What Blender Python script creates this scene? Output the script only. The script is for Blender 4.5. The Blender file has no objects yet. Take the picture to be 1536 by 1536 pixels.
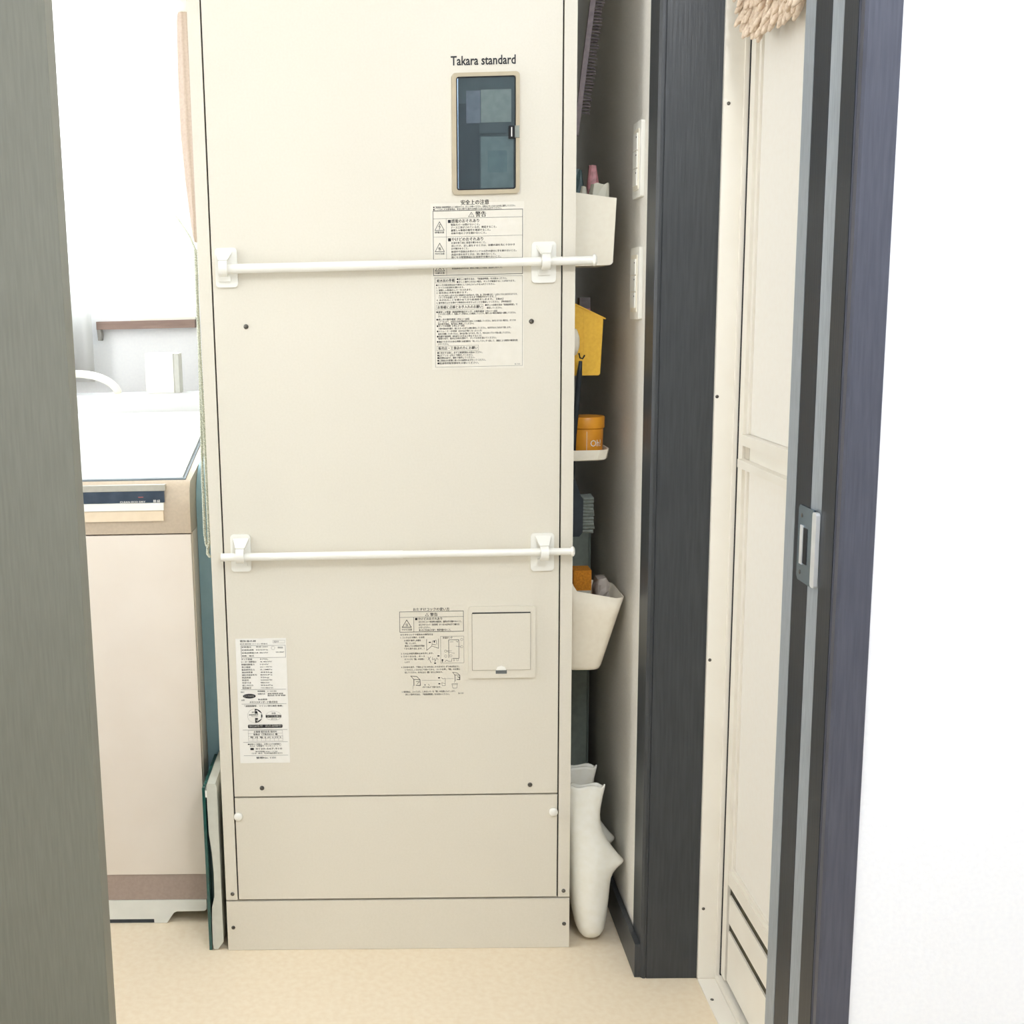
import bpy, bmesh, math, random
from mathutils import Vector, Matrix

random.seed(7)
S = bpy.context.scene
COL = S.collection

# ------------------------------------------------------------------ camera, world, lights, exposure
cam_data = bpy.data.cameras.new('camera')
cam = bpy.data.objects.new('camera', cam_data)
COL.objects.link(cam)
cam_data.sensor_width = 36.0
cam_data.lens = 36.0 * 1797.22 / 1536.0
cam_data.shift_x = (768.0 - 530.21) / 1536.0
cam_data.shift_y = (777.02 - 768.0) / 1536.0
cam_data.clip_start = 0.02
RC = ((0.9995, 0.0230, -0.0228), (-0.0184, -0.1752, -0.9844), (-0.0266, 0.9843, -0.1747))
m3 = Matrix(((RC[0][0], -RC[1][0], -RC[2][0]), (RC[0][1], -RC[1][1], -RC[2][1]), (RC[0][2], -RC[1][2], -RC[2][2])))
cam.matrix_world = Matrix.Translation((0.3013, -2.0133, 1.1556)) @ m3.to_4x4()
S.camera = cam

S.view_settings.view_transform = 'Standard'
S.view_settings.look = 'None'
S.view_settings.gamma = 1.0
S.view_settings.exposure = 0.0
S.view_settings.use_curve_mapping = False

world = bpy.data.worlds.new('world')
S.world = world
world.use_nodes = True
bg = world.node_tree.nodes['Background']
bg.inputs['Color'].default_value = (0.93, 0.97, 1.0, 1)
bg.inputs['Strength'].default_value = 14.0


def area(name, loc, target, sx, sy, power, color=(1, 1, 1)):
    d = bpy.data.lights.new(name, 'AREA')
    d.shape = 'RECTANGLE'
    d.size, d.size_y, d.energy, d.color = sx, sy, power, color
    o = bpy.data.objects.new(name, d)
    COL.objects.link(o)
    o.location = loc
    o.rotation_euler = (Vector(target) - Vector(loc)).to_track_quat('-Z', 'Y').to_euler()
    return o


# added fill lights with no source in view: hallway panel, left panel, hallway point
area('hallway_fill', (-0.55, -2.40, 1.40), (0.3, 0, 1.0), 0.65, 1.8, 7, (1.0, 0.985, 0.95))
area('left_side_fill', (-1.06, -0.22, 1.35), (0.5, -0.15, 1.2), 0.40, 1.3, 10.5, (1.0, 0.985, 0.96))  # fill added in front of the solid left wall; no window there
pl = bpy.data.lights.new('hallway_point_fill', 'POINT')  # point fill added in the hallway to brighten the white wall and gap fronts
pl.energy, pl.shadow_soft_size, pl.color = 36, 0.12, (0.88, 0.935, 1.0)
plo = bpy.data.objects.new('hallway_point_fill', pl)
COL.objects.link(plo)
plo.location = (0.76, -1.60, 2.0)
# the sky seen through the washroom window
sk = area('window_portal', (-0.5, 1.02, 1.65), (-0.5, 0, 1.65), 0.8, 1.2, 1)
sk.data.cycles.is_portal = True


# ------------------------------------------------------------------ materials
def lin(c):
    return tuple(((v / 255) / 12.92 if v / 255 <= 0.04045 else ((v / 255 + 0.055) / 1.055) ** 2.4) for v in c)


MATS = {}


def mat(name, rgb, rough=0.5, metal=0.0, spec=0.5, noise=None, bump=0.0, scale=60.0, stretch=None, emit=None, trans=0.0, coat=0.0, sss=0.0):
    """Principled material; noise = second colour mixed in by a noise texture; bump = fine relief."""
    if name in MATS:
        return MATS[name]
    m = bpy.data.materials.new(name)
    m.use_nodes = True
    nt = m.node_tree
    b = nt.nodes['Principled BSDF']
    c = lin(rgb) + (1,)
    b.inputs['Base Color'].default_value = c
    b.inputs['Roughness'].default_value = rough
    b.inputs['Metallic'].default_value = metal
    b.inputs['Specular IOR Level'].default_value = spec
    b.inputs['Transmission Weight'].default_value = trans
    b.inputs['Coat Weight'].default_value = coat
    if sss:
        b.inputs['Subsurface Weight'].default_value = sss
        b.inputs['Subsurface Radius'].default_value = (0.02, 0.02, 0.02)
    if noise or bump:
        tc = nt.nodes.new('ShaderNodeTexCoord')
        mp = nt.nodes.new('ShaderNodeMapping')
        nz = nt.nodes.new('ShaderNodeTexNoise')
        nz.inputs['Scale'].default_value = scale
        nz.inputs['Detail'].default_value = 6
        if stretch:
            mp.inputs['Scale'].default_value = stretch
        nt.links.new(tc.outputs['Object'], mp.inputs['Vector'])
        nt.links.new(mp.outputs['Vector'], nz.inputs['Vector'])
        if noise:
            mx = nt.nodes.new('ShaderNodeMix')
            mx.data_type = 'RGBA'
            mx.inputs[6].default_value = c
            mx.inputs[7].default_value = lin(noise) + (1,)
            rp = nt.nodes.new('ShaderNodeValToRGB')
            rp.color_ramp.elements[0].position = 0.35
            rp.color_ramp.elements[1].position = 0.7
            nt.links.new(nz.outputs['Fac'], rp.inputs['Fac'])
            nt.links.new(rp.outputs['Color'], mx.inputs[0])
            nt.links.new(mx.outputs[2], b.inputs['Base Color'])
        if bump:
            bp = nt.nodes.new('ShaderNodeBump')
            bp.inputs['Strength'].default_value = bump
            bp.inputs['Distance'].default_value = 0.002
            nt.links.new(nz.outputs['Fac'], bp.inputs['Height'])
            nt.links.new(bp.outputs['Normal'], b.inputs['Normal'])
    MATS[name] = m
    return m


def glass_mat(name, tint, gloss=0.12, rough=0.02, opaque=0.0, body=(255, 255, 255)):
    if name in MATS:
        return MATS[name]
    m = bpy.data.materials.new(name)
    m.use_nodes = True
    nt = m.node_tree
    for n in list(nt.nodes):
        nt.nodes.remove(n)
    out = nt.nodes.new('ShaderNodeOutputMaterial')
    tr = nt.nodes.new('ShaderNodeBsdfTransparent')
    tr.inputs['Color'].default_value = lin(tint) + (1,)
    gl = nt.nodes.new('ShaderNodeBsdfGlossy')
    gl.inputs['Roughness'].default_value = rough
    mx = nt.nodes.new('ShaderNodeMixShader')
    mx.inputs[0].default_value = gloss
    nt.links.new(tr.outputs[0], mx.inputs[1])
    nt.links.new(gl.outputs[0], mx.inputs[2])
    last = mx
    if opaque:
        df = nt.nodes.new('ShaderNodeBsdfDiffuse')
        df.inputs['Color'].default_value = lin(body) + (1,)
        m2 = nt.nodes.new('ShaderNodeMixShader')
        m2.inputs[0].default_value = opaque
        nt.links.new(mx.outputs[0], m2.inputs[1])
        nt.links.new(df.outputs[0], m2.inputs[2])
        last = m2
    nt.links.new(last.outputs[0], out.inputs['Surface'])
    MATS[name] = m
    return m


M_STEEL = mat('heater_enamel', (230, 223, 206), 0.42, noise=(227, 220, 202), bump=0.02, scale=300)
M_GAP = mat('seam_black', (22, 24, 28), 0.8, noise=(28, 30, 34))
M_WHITEP = mat('white_plastic', (248, 246, 236), 0.35, noise=(246, 243, 232), scale=20)
M_CREAMP = mat('cream_plastic', (248, 241, 222), 0.45, noise=(245, 237, 217), bump=0.02, scale=120)
M_DARKW = mat('dark_wood_grain', (62, 65, 67), 0.42, noise=(50, 53, 56), bump=0.15, scale=40, stretch=(6, 6, 0.35))
M_DARKW2 = mat('dark_wood_door', (122, 122, 110), 0.4, noise=(114, 114, 102), bump=0.06, scale=60, stretch=(5, 5, 0.3))
M_WALL = mat('white_wallpaper', (248, 249, 251), 0.85, noise=(244, 245, 248), bump=0.12, scale=180)
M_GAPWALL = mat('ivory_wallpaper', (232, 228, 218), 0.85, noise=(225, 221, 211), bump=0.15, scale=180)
M_FLOOR = mat('beige_vinyl_floor', (244, 228, 200), 0.5, noise=(238, 219, 188), bump=0.04, scale=90)
M_BATH = mat('ivory_aluminium', (252, 247, 234), 0.35, noise=(249, 243, 229), scale=15)
M_BATHPANEL = mat('ivory_resin_panel', (254, 250, 240), 0.4, noise=(252, 247, 236), bump=0.03, scale=100)
M_JAMB = mat('jamb_wood_grain', (78, 80, 92), 0.42, noise=(66, 68, 80), bump=0.12, scale=40, stretch=(6, 6, 0.35))  # post wood, lightened and blued in place of hallway light
M_JAMBSHADE = mat('jamb_painted_shade', (20, 29, 40), 0.4, noise=(14, 22, 32), bump=0.12, scale=40, stretch=(6, 6, 0.35))  # same jamb wood, darkened to stand in for shade
M_CHROME = mat('brushed_steel', (138, 156, 172), 0.25, metal=0.9, noise=(122, 142, 160), scale=30, stretch=(1, 1, 1))
M_SCREW = mat('screw_metal', (120, 116, 108), 0.35, metal=0.7, noise=(60, 58, 55), scale=300)
M_INK = mat('black_ink', (28, 28, 32), 0.6, noise=(36, 36, 40), scale=200)
M_PAPER = mat('label_film', (236, 230, 215), 0.4, noise=(233, 227, 211), scale=80)
M_STICK = mat('white_sticker', (246, 243, 234), 0.4, noise=(243, 240, 230), scale=80)


# ------------------------------------------------------------------ mesh helpers
def new_obj(name, bm, m=None, parent=None, smooth=False, loc=None, bevel=0.0, segs=2):
    me = bpy.data.meshes.new(name)
    if bevel:
        es = [e for e in bm.edges if len(e.link_faces) == 2 and e.calc_face_angle(0) > 0.6]
        bmesh.ops.bevel(bm, geom=es, offset=bevel, segments=segs, profile=0.5, affect='EDGES', clamp_overlap=True)
    bmesh.ops.recalc_face_normals(bm, faces=bm.faces)
    bm.to_mesh(me)
    bm.free()
    if smooth or bevel:
        for p in me.polygons:
            p.use_smooth = True
        if not smooth:
            me.set_sharp_from_angle(angle=math.radians(40))
    o = bpy.data.objects.new(name, me)
    if m is not None:
        for x in (m if isinstance(m, (list, tuple)) else [m]):
            me.materials.append(x)
    COL.objects.link(o)
    if parent is not None:
        o.parent = parent
        p = parent
        off = Vector((0, 0, 0))
        while p is not None:
            off += p.location
            p = p.parent
        o.location = -off
    if loc is not None:
        o.location = Vector(o.location) + Vector(loc)
    return o


def box(bm, x0, x1, y0, y1, z0, z1):
    vs = [bm.verts.new((x, y, z)) for x in (x0, x1) for y in (y0, y1) for z in (z0, z1)]
    for f in ((0, 1, 3, 2), (4, 6, 7, 5), (0, 4, 5, 1), (2, 3, 7, 6), (0, 2, 6, 4), (1, 5, 7, 3)):
        bm.faces.new([vs[i] for i in f])
    return bm


def boxes(*bs):
    bm = bmesh.new()
    for b in bs:
        box(bm, *b)
    return bm


def prism(bm, pts, axis, a0, a1):
    """Extrude a 2D polygon along an axis: 'z' pts=(x,y), 'y' pts=(x,z), 'x' pts=(y,z)."""
    def p3(p, a):
        if axis == 'z':
            return (p[0], p[1], a)
        if axis == 'y':
            return (p[0], a, p[1])
        return (a, p[0], p[1])
    lo = [bm.verts.new(p3(p, a0)) for p in pts]
    hi = [bm.verts.new(p3(p, a1)) for p in pts]
    bm.faces.new(lo)
    bm.faces.new(hi[::-1])
    n = len(pts)
    for i in range(n):
        bm.faces.new((lo[i], hi[i], hi[(i + 1) % n], lo[(i + 1) % n]))
    return bm


def P(pts, axis, a0, a1):
    return prism(bmesh.new(), pts, axis, a0, a1)


def rrect(x0, x1, y0, y1, r, n=5):
    pts = []
    for cx, cy, a in ((x1 - r, y1 - r, 0), (x0 + r, y1 - r, 90), (x0 + r, y0 + r, 180), (x1 - r, y0 + r, 270)):
        for i in range(n + 1):
            t = math.radians(a + 90 * i / n)
            pts.append((cx + r * math.cos(t), cy + r * math.sin(t)))
    return pts


def tube(bm, pts, r, seg=12, cap=True):
    pts = [Vector(p) for p in pts]
    rings = []
    up = Vector((0, 0, 1))
    n = len(pts)
    for i, p in enumerate(pts):
        t = (pts[min(i + 1, n - 1)] - pts[max(i - 1, 0)]).normalized()
        if abs(t.dot(up)) > 0.95:
            u = t.cross(Vector((0, 1, 0))).normalized()
        else:
            u = t.cross(up).normalized()
        v = t.cross(u).normalized()
        rr = r[i] if isinstance(r, (list, tuple)) else r
        rings.append([bm.verts.new(p + rr * (math.cos(2 * math.pi * k / seg) * u + math.sin(2 * math.pi * k / seg) * v)) for k in range(seg)])
    for a, b in zip(rings, rings[1:]):
        for k in range(seg):
            bm.faces.new((a[k], a[(k + 1) % seg], b[(k + 1) % seg], b[k]))
    if cap:
        bm.faces.new(rings[0])
        bm.faces.new(rings[-1][::-1])
    return bm


def lathe(bm, prof, centre, seg=32, axis='z'):
    """prof: list of (r, h) revolved about an axis through centre."""
    cx, cy, cz = centre
    rings = []
    for r, h in prof:
        ring = []
        for k in range(seg):
            a = 2 * math.pi * k / seg
            c, s = r * math.cos(a), r * math.sin(a)
            ring.append(bm.verts.new((cx + c, cy + s, cz + h) if axis == 'z' else (cx + c, cy + h, cz + s) if axis == 'y' else (cx + h, cy + c, cz + s)))
        rings.append(ring)
    for a, b in zip(rings, rings[1:]):
        for k in range(seg):
            bm.faces.new((a[k], a[(k + 1) % seg], b[(k + 1) % seg], b[k]))
    bm.faces.new(rings[0])
    bm.faces.new(rings[-1][::-1])
    return bm


def loft(bm, rings, cap0=True, cap1=True):
    rs = [[bm.verts.new(p) for p in r] for r in rings]
    n = len(rs[0])
    for a, b in zip(rs, rs[1:]):
        for k in range(n):
            bm.faces.new((a[k], a[(k + 1) % n], b[(k + 1) % n], b[k]))
    if cap0:
        bm.faces.new(rs[0])
    if cap1:
        bm.faces.new(rs[-1][::-1])
    return bm


def thing(name, loc, label, cat, group=None):
    o = bpy.data.objects.new(name, None)
    o.empty_display_size = 0.05
    COL.objects.link(o)
    o.location = loc
    return tag(o, label, cat, group)


def tag(o, label, cat, group=None):
    o['label'] = label
    o['category'] = cat
    if group:
        o['group'] = group
    return o


def struct(o, label=None, cat=None):
    o['kind'] = 'structure'
    if label:
        o['label'] = label
        o['category'] = cat
    return o


def copy_tree(src, d):
    """Copy a thing with its parts and sub-parts, moved by d."""
    r = src.copy()
    COL.objects.link(r)
    r.location = Vector(src.location) + Vector(d)
    for ch in [o for o in COL.objects if o.parent == src]:
        c = ch.copy()
        COL.objects.link(c)
        c.parent = r
        for g in [o for o in COL.objects if o.parent == ch]:
            k = g.copy()
            COL.objects.link(k)
            k.parent = c
    return r


# ------------------------------------------------------------------ printed lettering (flat print laid on a sheet)
class Print:
    """Collects lines, shapes and lettering given in a sheet's own units (x right, y down)."""
    jobs = []

    def __init__(self):
        self.bm = bmesh.new()
        self.text = []

    def poly(self, pts):
        self.bm.faces.new([self.bm.verts.new((x, -y, 0)) for x, y in pts])

    def rect(self, x0, y0, x1, y1):
        self.poly(((x0, y0), (x1, y0), (x1, y1), (x0, y1)))

    def line(self, pts, w, close=False):
        pts = list(pts) + ([pts[0]] if close else [])
        for (ax, ay), (bx, by) in zip(pts, pts[1:]):
            d = Vector((bx - ax, by - ay))
            if d.length == 0:
                continue
            d.normalize()
            n = Vector((-d.y, d.x)) * w / 2
            e = d * w / 2
            self.poly(((ax - e.x + n.x, ay - e.y + n.y), (bx + e.x + n.x, by + e.y + n.y), (bx + e.x - n.x, by + e.y - n.y), (ax - e.x - n.x, ay - e.y - n.y)))

    def frame(self, x0, y0, x1, y1, w):
        self.line(((x0, y0), (x1, y0), (x1, y1), (x0, y1)), w, True)

    def circle(self, cx, cy, rx, ry=None, n=28, a0=0, a1=360):
        ry = ry or rx
        self.poly([(cx + rx * math.cos(math.radians(a0 + (a1 - a0) * i / n)), cy + ry * math.sin(math.radians(a0 + (a1 - a0) * i / n))) for i in range(n + (a1 - a0 < 360))])

    def ring(self, cx, cy, rx, ry, w, n=28):
        self.line([(cx + rx * math.cos(2 * math.pi * i / n), cy + ry * math.sin(2 * math.pi * i / n)) for i in range(n)], w, True)

    def tri(self, x0, y0, x1, y1, w):
        self.line((((x0 + x1) / 2, y0), (x1, y1), (x0, y1)), w, True)

    def t(self, s, x0, y, x1, h, bold=0.0):
        """Text with its foot at y, fitted between x0 and x1, glyph height h."""
        cu = bpy.data.curves.new('lettering', 'FONT')
        cu.body = s
        cu.size = 1.0
        cu.resolution_u = 2
        wide = any(ord(ch) > 255 for ch in s)     # kanji strokes clash when thickened, so they are struck twice instead
        cu.offset = 0.0 if wide else min(bold, 0.014) + 0.004
        o = bpy.data.objects.new('lettering_source', cu)
        COL.objects.link(o)
        self.text.append((o, x0, y, x1, h, wide))
        return self


def finish_prints(prints):
    bpy.context.view_layer.update()
    dg = bpy.context.evaluated_depsgraph_get()
    for pr in prints:
        for o, x0, y, x1, h, wide in pr.text:
            ev = o.evaluated_get(dg)
            me = ev.to_mesh()
            if len(me.vertices):
                xs = [v.co.x for v in me.vertices]
                mnx, mxx = min(xs), max(xs)
                cap = 0.86 if any(ord(c) > 255 for c in o.data.body) else 0.73
                base = -0.06 if cap > 0.8 else 0.0
                kx = (x1 - x0) / max(mxx - mnx, 1e-6)
                ky = h / cap
                for strike in ((0.0, 0.045 * h) if wide else (0.0,)):
                    vs = [pr.bm.verts.new((x0 + strike + (v.co.x - mnx) * kx, -y + (v.co.y - base) * ky, 0)) for v in me.vertices]
                    for p in me.polygons:
                        try:
                            pr.bm.faces.new([vs[i] for i in p.vertices])
                        except ValueError:
                            pass
            ev.to_mesh_clear()
            cu = o.data
            bpy.data.objects.remove(o)
            bpy.data.curves.remove(cu)


def print_obj(pr, name, ox, oz, k, y, parent, m=M_INK, kz=None, curve=None):
    """Put a print on the plane y = const: sheet unit (0,0) at (ox, oz), k metres per unit."""
    for v in pr.bm.verts:
        x, z = ox + v.co.x * k, oz + v.co.y * (kz or k)
        if curve:
            cx, cy, r = curve
            a = (x - cx) / r
            v.co = (cx + r * math.sin(a), cy - r * math.cos(a), z)
        else:
            v.co = (x, y, z)
    o = new_obj(name, pr.bm, m, parent)
    o['kind'] = 'stuff'
    return o


# ---- the warning sheet under the small window (sheet units: 1 unit = 0.1118 mm)
W1 = Print()
W1.t('安全上の注意', 497, 178, 905, 66, 0.008)
for y, s in ((218, '●ご使用前に取扱説明書をよくお読みのうえ、正しくお使いください。お読みになったあとは大切に保管してください。'), (250, '●ここに示した注意事項は、安全に関する重大な内容ですので必ずお守りください。')):
    W1.t(s, 95, y, 1290 if y == 218 else 1090, 26)
W1.frame(92, 258, 1395, 1188, 7)
W1.rect(92, 366, 1395, 370)
W1.rect(282, 368, 285, 1188)
W1.rect(92, 630, 1395, 633)
W1.rect(92, 950, 1395, 953)
W1.tri(608, 285, 690, 350, 5)
W1.t('!', 645, 343, 652, 40, 0.01)
W1.t('警告', 708, 352, 862, 74, 0.012)
for y0, cap, kind in ((412, '感電注意', 0), (720, 'やけど注意', 1), (1000, '分解注意', 2)):
    W1.tri(118, y0, 252, y0 + 122, 7)
    W1.t(cap, 115, y0 + 166, 252, 28, 0.012)
    if kind == 0:
        W1.line(((192, y0 + 36), (176, y0 + 72), (196, y0 + 70), (182, y0 + 108)), 8)
    elif kind == 1:
        for dx in (-12, 0, 12):
            W1.line(((185 + dx, y0 + 62), (180 + dx, y0 + 76), (190 + dx, y0 + 90), (185 + dx, y0 + 104)), 5)
    else:
        W1.line(((165, y0 + 104), (190, y0 + 76)), 7)
        W1.line(((178, y0 + 62), (205, y0 + 104)), 7)
W1.rect(308, 388, 350, 432)
W1.t('感電のおそれあり', 358, 432, 760, 50, 0.006)
for y, x1, s in ((475, 770, '電装カバーは開けないこと。'), (515, 1015, 'アース工事がされているか、確認すること。'), (556, 925, '漏電しゃ断器の動作を確認すること。'), (598, 868, '本体や他のフタを開けないこと。')):
    W1.t(s, 350, y, x1, 30, 0.004)
W1.rect(308, 652, 350, 696)
W1.t('やけどのおそれあり', 358, 696, 818, 50, 0.006)
for y, x1, s in ((735, 860, 'お湯を使う前に湯温を確かめること。'), (778, 1280, '追いだき、足し湯をするときは、浴槽の湯を先に十分かき'), (818, 605, 'まぜ確かめること。'), (862, 1305, '給湯中や直後は水栓のハンドル以外の部分に手を触れないこと。'), (904, 1005, '高温の湯を出すときは、体に触れないこと。'), (944, 1080, '熱くなる配管部品には直接手を触れないこと。')):
    W1.t(s, 355, y, x1, 29, 0.003)
W1.t('修理技術者以外の人は、絶対に分解したり修理、改造はしないこと。', 360, 1102, 1100, 27)
W1.frame(105, 1216, 1395, 2540, 3)
W1.frame(118, 1230, 402, 1296, 3)
W1.t('給水前の準備', 138, 1285, 395, 42, 0.008)
W1.t('●詳しい操作方法は、「取扱説明書」をお読みください。', 430, 1262, 1165, 28)
W1.t('●正しく操作されない場合、タンクが破損することがあります。', 430, 1302, 1285, 28)
for x0, y, x1, s in ((125, 1342, 990, '●タンクの給水栓は必ず満水にしてからスイッチを入れてください。'), (130, 1380, 535, '1. すべての給湯栓を開けます。'), (130, 1418, 645, '2. 漏電しゃ断器のレバーを入れます。'), (130, 1455, 590, '3. 給水用止水栓を開きます。'), (165, 1496, 1320, 'タンクに水がいっぱいになると給湯栓から水が出ます。空気、水、空気の順に出て、しばらくすると水だけになります。'), (165, 1526, 1005, '（タンクの容量により、いっぱいになるまで時間がかかります。）'), (130, 1562, 1110, '4. 水が出ることを確かめてから給湯栓をしめます。【満水】'), (130, 1602, 1225, '5. 操作部のふたを開けて時刻合わせがすんだことを確認してください。【時刻設定】')):
    W1.t(s, x0, y, x1, 27)
W1.frame(130, 1620, 812, 1692, 3)
W1.t('お客様に点検とお手入れのお願い', 145, 1676, 800, 44, 0.006)
W1.t('●詳しい点検方法は「取扱説明書」で', 845, 1648, 1320, 27)
W1.t('確認してください。', 870, 1690, 1090, 27)
rows = ((125, 1738, 1025, '●漏電しゃ断器（漏電遮断器付タンク）の動作確認（月に1〜2回）'), (150, 1768, 1295, 'テストボタンを押して、電源レバーが切れることを確認してください。動作しない場合は販売店へ連絡してください。'), (150, 1802, 200, 'さい。'), (125, 1848, 610, '●逃し弁の動作確認（月に1〜2回）'), (150, 1880, 1295, 'レバーを上げて、お湯または水が排水管から出ることを確認してください。水が止まらない場合は、タンクの'), (150, 1914, 680, '給水栓を閉め、販売店に連絡してください。'), (130, 1944, 540, '●タンクの清掃（1年に2〜3回）'), (150, 1983, 1225, '下部の排水栓を開け、底にたまった沈でん物を排水してください。水がきれいになるまで流します。'), (130, 2022, 795, '●ストレーナーの清掃（水の出が悪くなったとき）'), (150, 2060, 1220, '給水口の網にゴミがつまると、湯の出が悪くなります。外して、やわらかいブラシで洗い流してください。'), (130, 2098, 790, '●長期不使用時（給湯を1か月以上停止するとき）'), (150, 2130, 1010, '電源を切り、給水止水栓を閉めて、タンクの水を抜いてください。'), (130, 2176, 1325, '●凍結するおそれのある季節には給湯栓を「水」にして少しずつ流して、凍結による配管の破損を防'), (150, 2212, 300, 'いでください。'))
for x0, y, x1, s in rows:
    W1.t(s, x0, y, x1, 28)
W1.frame(130, 2226, 745, 2298, 3)
W1.t('販売店・工事店の方にお願い', 150, 2282, 730, 44, 0.006)
for y, x1, s in ((2342, 800, '■工事をする前に、必ず工事説明書をお読みください。'), (2380, 660, '■必ずアンカーボルトで固定してください。'), (2418, 690, '■試運転は必ず、満水で操作してください。'), (2458, 850, '■工事後はお客様に使い方の説明を必ず行ってください。'), (2498, 745, '■給湯専用配管部材をお使いください。')):
    W1.t(s, 135, y, x1, 30, 0.01)
W1.t('B-1101', 1285, 2525, 1360, 20)

# ---- the drain-cock instruction print (1 unit = 0.0826 mm)
W2 = Print()
W2.t('おたすけコックの使い方', 415, 222, 1175, 60, 0.004)
W2.frame(130, 238, 1470, 655, 9)
W2.rect(130, 348, 1470, 354)
W2.rect(422, 350, 428, 655)
W2.tri(668, 275, 740, 328, 6)
W2.t('警告', 772, 333, 925, 66, 0.012)
W2.tri(182, 405, 372, 556, 11)
for dx in (-16, 0, 16):
    W2.line(((278 + dx, 480), (272 + dx, 497), (284 + dx, 515), (278 + dx, 534)), 6)
W2.t('やけど注意', 172, 622, 385, 36, 0.012)
W2.rect(455, 366, 502, 412)
W2.t('やけどのおそれあり', 518, 413, 1020, 50, 0.006)
for y, x1, s in ((468, 1430, 'おたすけコック使用時の配管水、器具は手を触れないこと。'), (528, 1385, 'おたすけコック（非常時）のつまみ以外は手で触れな'), (585, 770, 'いでください。'), (638, 1205, '凍ったときはぬるま湯で、熱湯を使わないこと。')):
    W2.t(s, 530, y, x1, 38, 0.006)
for x0, y, x1, s in ((140, 728, 825, 'おたすけコックで使用水の確保方法'), (140, 785, 645, '1. コックふたを開け、止水栓'), (210, 848, 570, '止水栓を操作し水路を'), (235, 905, 470, '「閉」とします。'), (225, 962, 645, '（断水している時は必ず閉め'), (210, 1018, 640, 'てから取り出します。）'), (145, 1120, 830, '2. ①の止水栓を閉め止めを外します。'), (145, 1178, 650, '3. ②のつまみを、ホース'), (220, 1238, 640, 'のコックを「開」の位置に'), (225, 1296, 325, 'します'), (145, 1402, 1375, '4. ③の水を出す、下図のように水を出しそのまま少しずつ水が出ます。'), (220, 1458, 1390, 'くりかえしノズルなどで受けてから、コックを押し「閉」の位置に'), (220, 1514, 1020, '回してください。水が止まる（閉）をたしかめます。'), (590, 1826, 985, 'バケツなどで受けます。'), (150, 1918, 1285, '5. 使用後は、コックふた、しめるレバーを「閉」の位置にもどします。'), (225, 1976, 1165, '詳しい操作方法は、「取扱説明書」をお読みください。'), (1355, 1962, 1460, 'B-1101')):
    W2.t(s, x0, y, x1, 36, 0.005)
W2.line(((690, 810), (690, 1040), (800, 950), (940, 1000), (940, 810)), 7)
W2.line(((800, 950), (810, 850), (890, 830), (905, 920)), 6)
W2.rect(735, 865, 780, 885)
W2.rect(840, 840, 865, 880)
W2.line(((810, 915), (880, 925)), 8)
W2.frame(985, 755, 1475, 1310, 4)
W2.t('貯湯タンク', 1035, 803, 1232, 36, 0.008)
W2.line(((1155, 1200), (1155, 830), (1370, 830), (1370, 1215), (1240, 1215)), 8)
for cx, cy in ((1430, 825), (1430, 975), (1090, 1165), (1090, 1062)):
    W2.ring(cx, cy, 24, 24, 4, 14)
W2.line(((1110, 1055), (1215, 1055)), 5)
W2.line(((1120, 1075), (1280, 1110)), 4)
W2.line(((1310, 850), (1340, 880), (1360, 840)), 5)
W2.line(((1310, 960), (1410, 975)), 5)
W2.rect(1180, 870, 1255, 875)
W2.ring(1200, 1160, 24, 22, 4, 14)
W2.line(((1070, 1280), (1110, 1250), (1150, 1275), (1215, 1275), (1220, 1215)), 6)
W2.rect(1005, 1230, 1035, 1265)
W2.rect(1008, 1275, 1030, 1292)
W2.line(((1255, 1225), (1255, 1265), (1275, 1265), (1275, 1225)), 4)
W2.line(((1320, 1225), (1320, 1265), (1355, 1265), (1355, 1225)), 4)
W2.line(((720, 1180), (760, 1260), (780, 1300)), 7)
W2.line(((715, 1240), (770, 1175)), 6)
W2.line(((810, 1190), (810, 1235), (860, 1215), (860, 1280), (900, 1200), (930, 1240)), 5)
W2.rect(915, 1148, 958, 1170)
W2.rect(845, 1298, 885, 1320)
W2.line(((345, 1570), (470, 1580), (540, 1650), (410, 1645)), 9, True)
W2.line(((410, 1645), (410, 1770)), 12)
W2.line(((540, 1650), (545, 1770), (455, 1765)), 12)
W2.line(((455, 1690), (530, 1685)), 8)
W2.line(((480, 1735), (520, 1700)), 8)
W2.line(((390, 1770), (390, 1850)), 4)
W2.line(((580, 1665), (980, 1665)), 3)
W2.rect(925, 1605, 965, 1628)
W2.rect(930, 1730, 970, 1752)
W2.line(((990, 1610), (1030, 1640), (1075, 1625), (1075, 1780), (1010, 1780), (1000, 1720), (1070, 1740)), 5)
W2.line(((1090, 1635), (1250, 1635)), 3)
W2.line(((1235, 1505), (1330, 1520), (1385, 1570), (1275, 1560)), 8, True)
W2.line(((1280, 1560), (1285, 1690)), 10)
W2.line(((1385, 1570), (1385, 1660), (1325, 1655)), 12)
W2.line(((1340, 1600), (1375, 1620)), 12)
W2.line(((1270, 1690), (1265, 1720)), 4)
W2.line(((1215, 1745), (1335, 1740), (1320, 1835), (1235, 1835)), 5, True)
W2.line(((1225, 1765), (1330, 1760)), 4)
W2.rect(635, 1750, 655, 1770)
W2.line(((715, 1745), (740, 1775)), 5)

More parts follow.
